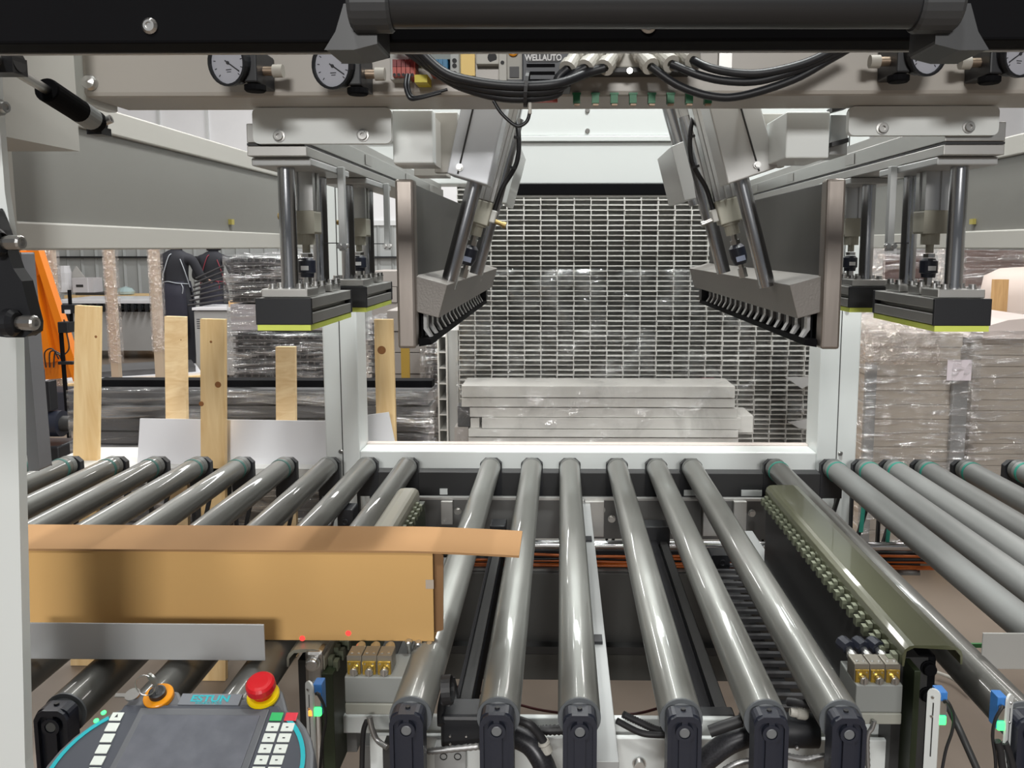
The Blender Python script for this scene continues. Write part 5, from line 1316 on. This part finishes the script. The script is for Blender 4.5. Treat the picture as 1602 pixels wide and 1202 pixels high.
tag(MB().box(xx(627, 4.6, 550), xx(640, 4.6, 550), 4.6, 4.62, 0, zy(535, 4.6)).build('yellow_strip', mat('yellow_strip', (.42, .27, .05), .5)), 'narrow yellow upright strip under the left gripper post', 'strip')
grid_stack(664, 684, 4.6, 0, zy(516, 4.6), 'narrow dark grille stack left of the pale profile stack', 'dark grille stacks')
t = thing('carton_pile', 'grey-brown cartons beyond the portal above the knotty board', 'carton pile', (xx(600, 7), 7, 0))
for k in range(10):
    z = k * .135
    for j in range(2):
        a = 575 + j * 47 + (k % 2) * 4
        MB().box(xx(a, 7.), xx(a + 44, 7.), 7 + .01 * (k % 2), 7.5, z, z + .13).build('carton', mat('grey_carton', (0, 0, 0)), t, .002)

# crate posts, pallet and shelf with boxes
for x0_, x1_, yb_, Y, lab in ((62, 84, 640, 7.2, 'bubble-wrapped crate post behind the orange lift'), (160, 177, 578, 7.6, 'bubble-wrapped pine crate post left of the worker'), (230, 248, 560, 8.2, 'bubble-wrapped crate post touching the worker')):
    t = thing('crate_post', lab, 'post', (xx((x0_ + x1_) / 2, Y), Y, 0), 'wrapped crate posts')
    zlow = max(0.0, zy(yb_, Y)); wm = mat('weathered_post', (.50, .40, .30), .6, var=.1)
    MB().box(xx(x0_, Y) + .01, xx(x1_, Y) - .02, Y, Y + .06, 0, zy(380, Y)).build('plank', wm, t)
    shell(xx(x0_, Y), xx(x1_, Y), Y - .012, Y + .075, zlow + .05, zy(379, Y), .014, 4, 50, 'bubble_wrap', BUBBLE, t, int(x0_))
Yt = 8.3
t = thing('slanted_pallet', 'wooden pallet with a pale board on top, left of the worker', 'pallet', (xx(200, Yt), Yt, 0))
M = Matrix.Translation((xx(180, Yt), Yt, 0)) @ Matrix.Rotation(math.radians(28), 4, 'Z')
for k in range(3): MB().box(-.75, .75, .1 + k * .35, .2 + k * .35, 0, .03, M).box(-.75, .75, .1 + k * .35, .2 + k * .35, .13, .16, M).build('runner', PINEO, t)
for k in range(3): MB().box(-.75 + k * .65, -.6 + k * .65, .1, .9, .0305, .1295, M).build('block', PINEO, t)
for k in range(6): MB().box(-.75, .75, .05 + k * .15, .17 + k * .15, .1605, .185, M).build('deck_board', PINE, t)
MB().box(-.7, .75, .1, .9, .186, .21, M).build('pale_board', WBOARD, t)
MB().box(-.2, .7, .2, .8, .211, .27, M).build('dark_profile', BUNDLE, t)
Yc = 11.2
t = thing('workbench', 'long grey workbench with a white top and black rollers behind the pine boards', 'workbench', (xx(190, Yc), Yc, 0))
MB().box(xx(80, Yc), xx(262, Yc), Yc, Yc + .9, .78, .83).build('top', WBOARD, t, .004)
MB().box(xx(100, Yc), xx(255, Yc), Yc + .1, Yc + .8, .12, .66).build('cabinet', mat('bench_grey', (.4, .4, .4), .4), t, .004)
o0_ = None
for k in range(17):
    x = xx(84, Yc) + k * .095
    f = MB().cyl((x, Yc - .02, .73), (x, Yc + .8, .73), .038, n=12).box(x - .02, x + .02, Yc - .04, Yc - .021, .67, .775).build('roller', BLK, t) if o0_ is None else o0_.copy()
    if o0_ is None: o0_ = f
    else: C.objects.link(f); f.location = (k * .095, 0, 0)
for x in (xx(90, Yc), xx(250, Yc)): MB().box(x, x + .05, Yc + .02, Yc + .07, 0, .78).build('leg', DGREY, t)
Ys = 12.6
t = thing('shelf', 'long wooden shelf board standing along the corrugated wall', 'shelf', (xx(170, Ys), Ys, 0))
MB().box(xx(95, Ys), xx(225, Ys), Ys, Ys + .6, zy(468, Ys), zy(463, Ys)).build('shelf_board', PINE, t)
for x in (110, 160, 205, 222): MB().box(xx(x, Ys), xx(x, Ys) + .06, Ys + .03, Ys + .5, 0, zy(468, Ys)).build('leg', PINEO, t)
MB().box(xx(110, Ys), xx(163, Ys), Ys + .05, Ys + .5, zy(462.6, Ys), zy(459, Ys)).build('upper_shelf', DGREY, t)
t = thing('carton', 'white printed carton on the shelf by the corrugated wall', 'carton', P(129, 458.5, Ys + .2))
xbox(113, 137, 435.5, 458.7, Ys + .1, .3).build('carton_body', mat('white_carton', (.62, .6, .62), .6), t, .004)
xbox(137.5, 146, 435.5, 458.7, Ys + .12, .26).build('carton_side', mat('white_carton', (0, 0, 0)), t)
xbox(119, 130, 446, 450, Ys + .095, .004).build('print', DGREY, t)
o = MB().prism([(P(a, b, Ys + .2).x, P(a, b, Ys + .2).z) for a, b in ((92, 440), (106, 417), (122, 438), (118, 456), (96, 456))], Ys + .42, Ys + .44).build('paper_sheet', mat('grey_paper', (.5, .49, .47), .7)); tag(o, 'tilted square paper sheet behind the white carton', 'paper')
o = MB().lathe((P(101, 430, Ys + .3).x, Ys + .3, zy(463, Ys) + .285), (0, 0, -1), [(-.16, 0), (-.16, .08), (-.05, .1), (.1, .09), (.25, .11), (.28, 0)], 12).build('white_sack', WBOARD); tag(o, 'white rounded sack on the shelf left of the paper sheet', 'sack')
o = MB().lathe(P(197, 458, Ys + .2), (0, 0, 1), [(-.02, 0), (-.02, .12), (.02, .13), (.07, .09), (.10, 0)], 14).build('film_pile', mat('turquoise_film', (.40, .52, .53), .25)); tag(o, 'small turquoise heap of film on the shelf', 'film heap')

# machine cabinet behind the second worker
Ym = 9.4
t = thing('machine_cabinet', 'light grey machine cabinet with a white table in front of the second worker', 'cabinet', (xx(328, Ym), Ym, 0))
MB().box(xx(298, Ym), xx(356, Ym), Ym, Ym + .5, .08, .82).build('body', mat('cabinet_grey', (.36, .36, .36), .4), t, .006)
MB().box(xx(297, Ym), xx(358, Ym), Ym - .03, Ym + .55, .83, .86).build('table_top', WBOARD, t, .003)
MB().box(xx(302, Ym), xx(352, Ym), Ym - .004, Ym - .0005, .12, .56).build('door', mat('cabinet_grey', (0, 0, 0)), t, .002)
o = MB()
for k in range(5): o.box(xx(302, Ym), xx(307, Ym), Ym - .003, Ym - .0005, .62 + k * .025, .628 + k * .025)
o.build('vent_slot', BLK, t)
MB().box(xx(300, Ym), xx(354, Ym), Ym + .02, Ym + .48, 0, .079).build('plinth', BLK, t)
MB().box(xx(348, Ym), xx(356, Ym), Ym + .1, Ym + .3, .8605, .93).build('wood_block', PINEO, t)
t = thing('profile_bunch', 'bunch of dark profiles held on the machine table between the workers', 'profiles', P(320, 470, Ym + .4))
for k in range(7):
    a = P(294 + k * 2, 478 - k * 7, Ym + .05 + .05 * k); b = P(350, 470 - k * 9, Ym + .3 + .03 * k)
    MB().cyl(a, b, .012, n=8).build('profile', CLOTH2, t)

# orange lift and the black test stand
Yo = 6.9
t = thing('stacker_lift', 'orange steel lift frame behind the left front post', 'lift', (xx(80, Yo), Yo, 0))
q = [(34, 598), (128, 590), (106, 520), (100, 500), (62, 392), (34, 392)]
MB().prism([(P(a, b, Yo).x, P(a, b, Yo).z) for a, b in q], Yo + .03, Yo + .05).build('side_plate', ORANGE, t)
for q, nm in ((((56, 392), (66, 392), (132, 592), (120, 596)), 'front_flange'), (((34, 392), (38, 392), (52, 575), (46, 575)), 'rear_flange'), (((40, 404), (56, 404), (56, 409), (40, 409)), 'cross_rib'), (((50, 430), (60, 430), (88, 566), (70, 566)), 'stiffener')):
    MB().prism([(P(a, b, Yo).x, P(a, b, Yo).z) for a, b in q], Yo - .05, Yo + .029).build(nm, ORANGE, t, .004)
MB().path([P(40, 430, Yo - .06), P(48, 427, Yo - .06), P(53, 435, Yo - .06), P(52, 450, Yo - .06), P(45, 460, Yo - .06)], .012).build('hand_grip', BLK, t)
MB().cyl(P(50, 473, Yo - .09), P(50, 473, Yo - .05), .018).build('bolt', ALU, t)
MB().box(xx(34, Yo), xx(140, Yo), Yo - .1, Yo + .2, .05, .34).build('base', mat('lift_base', (.03, .032, .045), .5), t, .01)
for x in (45, 125): MB().cyl((xx(x, Yo), Yo - .12, .05), (xx(x, Yo), Yo + .0, .05), .05, n=16).build('wheel', BLK, t)
for k in range(3): MB().path([P(72 + 6 * k, 575, Yo - .12), P(70 + 8 * k, 552, Yo - .14), P(82 + 6 * k, 546 + 4 * k, Yo - .14), P(92 + 4 * k, 562, Yo - .12)], .006, 6).build('wire', RUB, t)
Yq = 5.6
t = thing('tool_stand', 'thin black pole stand with clamps in front of the orange lift', 'stand', (xx(88, Yq), Yq, 0))
MB().cyl((xx(88, Yq), Yq, 0), (xx(86, Yq), Yq, zy(505, Yq)), .014).build('lower_pole', BLKM, t)
MB().cyl((xx(97, Yq), Yq + .05, zy(520, Yq)), (xx(97, Yq), Yq + .05, zy(455, Yq)), .012).build('upper_pole', BLKM, t)
MB().box(xx(84, Yq), xx(100, Yq), Yq - .02, Yq + .07, zy(522, Yq), zy(505, Yq)).build('clamp', BLK, t, .004)
MB().box(xx(86, Yq), xx(112, Yq), Yq + .02, Yq + .08, zy(492, Yq), zy(478, Yq)).build('clamp', BLK, t, .004)
MB().box(xx(80, Yq), xx(104, Yq), Yq - .02, Yq + .02, zy(572, Yq), zy(567, Yq)).build('clamp', BLK, t, .004)
xbox(101, 109, 486, 492, Yq, .01).build('white_clip', WBOARD, t)
MB().path([P(100, 500, Yq), P(104, 520, Yq), P(108, 545, Yq), P(98, 556, Yq), P(88, 553, Yq)], .005, 6).build('wire', RUB, t)
for k in range(3):
    a = 2 * math.pi * k / 3
    MB().cyl((xx(88, Yq), Yq, .05), (xx(88, Yq) + .18 * math.cos(a), Yq + .18 * math.sin(a), .012), .012).build('foot', BLKM, t)
t = thing('pump_unit', 'dark motor and pump unit on the floor left of the wrapped bundle', 'pump', (xx(76, 4.6), 4.6, 0))
c = P(72, 640, 4.6)
MB().cyl((c.x - .10, 4.6, .55), (c.x + .09, 4.6, .55), .075, n=20).build('motor', BLKN, t, .004)
MB().cyl((c.x + .0905, 4.6, .55), (c.x + .14, 4.6, .55), .045, n=16).build('shaft_housing', DGREY, t)
MB().box(c.x - .12, c.x + .12, 4.5, 4.72, .0, .44).build('housing', BLK, t, .01)
MB().box(c.x - .10, c.x - .02, 4.55, 4.65, .63, .86).build('control_box', mat('navy_box', (.03, .035, .07), .5), t, .006)
MB().box(c.x + .02, c.x + .06, 4.55, 4.62, .63, .80).build('terminal_cover', BLK, t, .004)

# ================================================================== people
def worker(x, Y, hgt, label, pose, seed):
    t = thing('person', label, 'person', (x, Y, 0), None)
    k = hgt / 1.70
    def skin(name, chain, m, parent, lev=1):
        """chain: list of (x,y,z,r,parent index)"""
        me = bpy.data.meshes.new(name)
        me.from_pydata([(a * k, b * k, c * k) for a, b, c, r, q in chain], [(q, i) for i, (a, b, c, r, q) in enumerate(chain) if q is not None], [])
        ob = bpy.data.objects.new(name, me); C.objects.link(ob)
        s = ob.modifiers.new('skin', 'SKIN'); s.use_smooth_shade = True
        for i, (a, b, c, r, q) in enumerate(chain):
            rr = r if isinstance(r, tuple) else (r, r)
            me.skin_vertices[0].data[i].radius = (rr[0] * k, rr[1] * k); me.skin_vertices[0].data[i].use_root = (i == 0)
        b_ = ob.modifiers.new('sub', 'SUBSURF'); b_.levels = lev; b_.render_levels = lev
        me.materials.append(m); ob.parent = parent; ORG[ob.name] = Vector((x, Y, 0))
        return ob
    p = pose
    ch = [(0, 0, .95, (.155, .115), None), (0, .0, 1.10, (.14, .105), 0), (0, -.01, 1.27, (.175, .115), 1), (0, -.005, 1.40, (.15, .09), 2), (0, .02, 1.48, .058, 3),
          (0, .05, 1.60, .085, 4), (0, .05, 1.68, .075, 5),
          (-.19, 0, 1.38, .062, 3), (-.26, p[0], 1.14, .052, 7), (-.20, p[0] + .22, 1.08 + p[1], .042, 8), (-.17, p[0] + .29, 1.08 + p[1], .036, 9),
          (.19, 0, 1.38, .062, 3), (.27, p[0], 1.15, .052, 11), (.22, p[0] + .22, 1.12 + p[1], .042, 12), (.19, p[0] + .29, 1.12 + p[1], .036, 13),
          (-.10, 0, .82, .095, 0), (-.11, .02, .50, .068, 15), (-.11, 0, .10, .048, 16), (-.11, .02, .05, .045, 17), (-.12, .14, .035, .04, 18),
          (.10, 0, .82, .095, 0), (.12, .03, .50, .068, 20), (.12, .01, .10, .048, 21), (.12, .03, .05, .045, 22), (.13, .15, .035, .04, 23)]
    skin('body', ch, CLOTH, t, 2)
    # hood, apron, ties, shoes, hands
    MB().lathe((x, Y + .05 * k, 1.50 * k), (0, -.08, 1), [(0, .085 * k), (.05 * k, .115 * k), (.13 * k, .125 * k), (.20 * k, .105 * k), (.245 * k, .05 * k), (.25 * k, 0)], 20).build('hood', CLOTH, t)
    for pl_ in t.children[-1].data.polygons: pl_.use_smooth = True
    o = MB(); n = 14; vs = []
    for z, rx_, ry in ((1.12, .155, .125), (.95, .185, .145), (.75, .20, .155), (.52, .21, .16)):
        for i in range(n + 1):
            a = math.radians(-70 + 320 * i / n) - math.pi / 2 + math.radians(20)
            vs.append((x + rx_ * k * math.cos(a) * -1, Y + ry * k * math.sin(a), z * k))
    o.add(vs, [(j * (n + 1) + i, j * (n + 1) + i + 1, (j + 1) * (n + 1) + i + 1, (j + 1) * (n + 1) + i) for j in range(3) for i in range(n)], True)
    ap = o.build('apron', mat('navy_apron', (.022, .022, .036), .8, bump=.3, bscale=12), t)
    so = ap.modifiers.new('s', 'SOLIDIFY'); so.thickness = .006
    st_ = STRAP if seed == 0 else mat('red_strap', (.25, .03, .05), .6)
    MB().path([(x - .165 * k, Y - .05, 1.02 * k), (x - .10 * k, Y - .125 * k, 1.20 * k), (x - .03 * k, Y - .125 * k, 1.40 * k), (x - .01, Y - .09, 1.44 * k)], .006, 6).build('strap', st_, t)
    MB().path([(x + .17 * k, Y - .04, 1.05 * k), (x + .15 * k, Y - .115 * k, 1.24 * k), (x + .10 * k, Y - .11 * k, 1.38 * k)], .006, 6).build('strap', st_, t)
    MB().path([(x - .17 * k, Y - .04, 1.10 * k), (x - .05 * k, Y - .125 * k, 1.12 * k), (x + .06 * k, Y - .125 * k, 1.10 * k), (x + .165 * k, Y - .05, 1.09 * k)], .006, 6).build('waist_tie', st_, t)
    MB().path([(x + .10 * k, Y - .125, 1.10 * k), (x + .13 * k, Y - .14, 1.05 * k), (x + .12 * k, Y - .14, .98 * k)], .005, 6).build('tie_end', st_, t)
    for s in (-1, 1):
        MB().lathe((x + s * .115 * k, Y - .08 * k, .04), (s * .05, 1, -.02), [(0, 0), (0, .035), (.05, .046), (.16, .042), (.26, .036), (.29, .015), (.292, 0)], 14).build('shoe', RUB, t)
        hx, hy, hz_ = s * .18 if s > 0 else -.17, p[0] + .29, 1.08 + p[1] + (.04 if s > 0 else 0)
        hand = [(hx, hy, hz_, .030, None), (hx, hy + .05, hz_ - .005, (.04, .018), 0), (hx, hy + .085, hz_ - .01, (.042, .016), 1)]
        for j in range(4):
            fx = hx + (-.028 + .019 * j); L_ = (.055, .068, .064, .048)[j]
            hand += [(fx, hy + .095, hz_ - .012, .0095, 2), (fx, hy + .095 + L_ * .5, hz_ - .022, .009, len(hand)), (fx, hy + .095 + L_ * .85, hz_ - .045, .008, len(hand) + 1)]
        hand += [(hx - s * .035, hy + .04, hz_ - .01, .011, 0), (hx - s * .055, hy + .07, hz_ - .02, .010, len(hand))]
        skin('hand', hand, SKIN, t, 1)
    fz = (x, Y + .05 * k, 1.60 * k)
    MB().lathe((x, Y + .10 * k, 1.60 * k), (0, 1, 0), [(0, .085 * k), (.05 * k, .075 * k), (.07 * k, .04 * k), (.075 * k, 0)], 18).build('face', SKIN, t)
    MB().lathe((x, Y + .165 * k, 1.595 * k), (0, 1, -.3), [(0, .014), (.02, .010), (.026, 0)], 10).build('nose', SKIN, t)
    for s in (-1, 1): MB().lathe((x + s * .03, Y + .150 * k, 1.615 * k), (0, 1, 0), [(0, .010), (.006, .008), (.009, 0)], 10).build('eye', RUB, t)
    MB().box(x - .025, x + .025, Y + .155 * k, Y + .163 * k, 1.560 * k, 1.567 * k).build('mouth', mat('lips', (.35, .1, .09), .5), t)
    return t
worker(xx(274, 9.9), 9.9, 1.73, 'person from behind in black hooded clothes and long navy apron with grey ties', (.06, .0), 0)
w2 = worker(xx(332, 11.0), 11.0, 1.70, 'person in black clothes with a red collar line behind the grey machine cabinet', (.02, .06), 1)
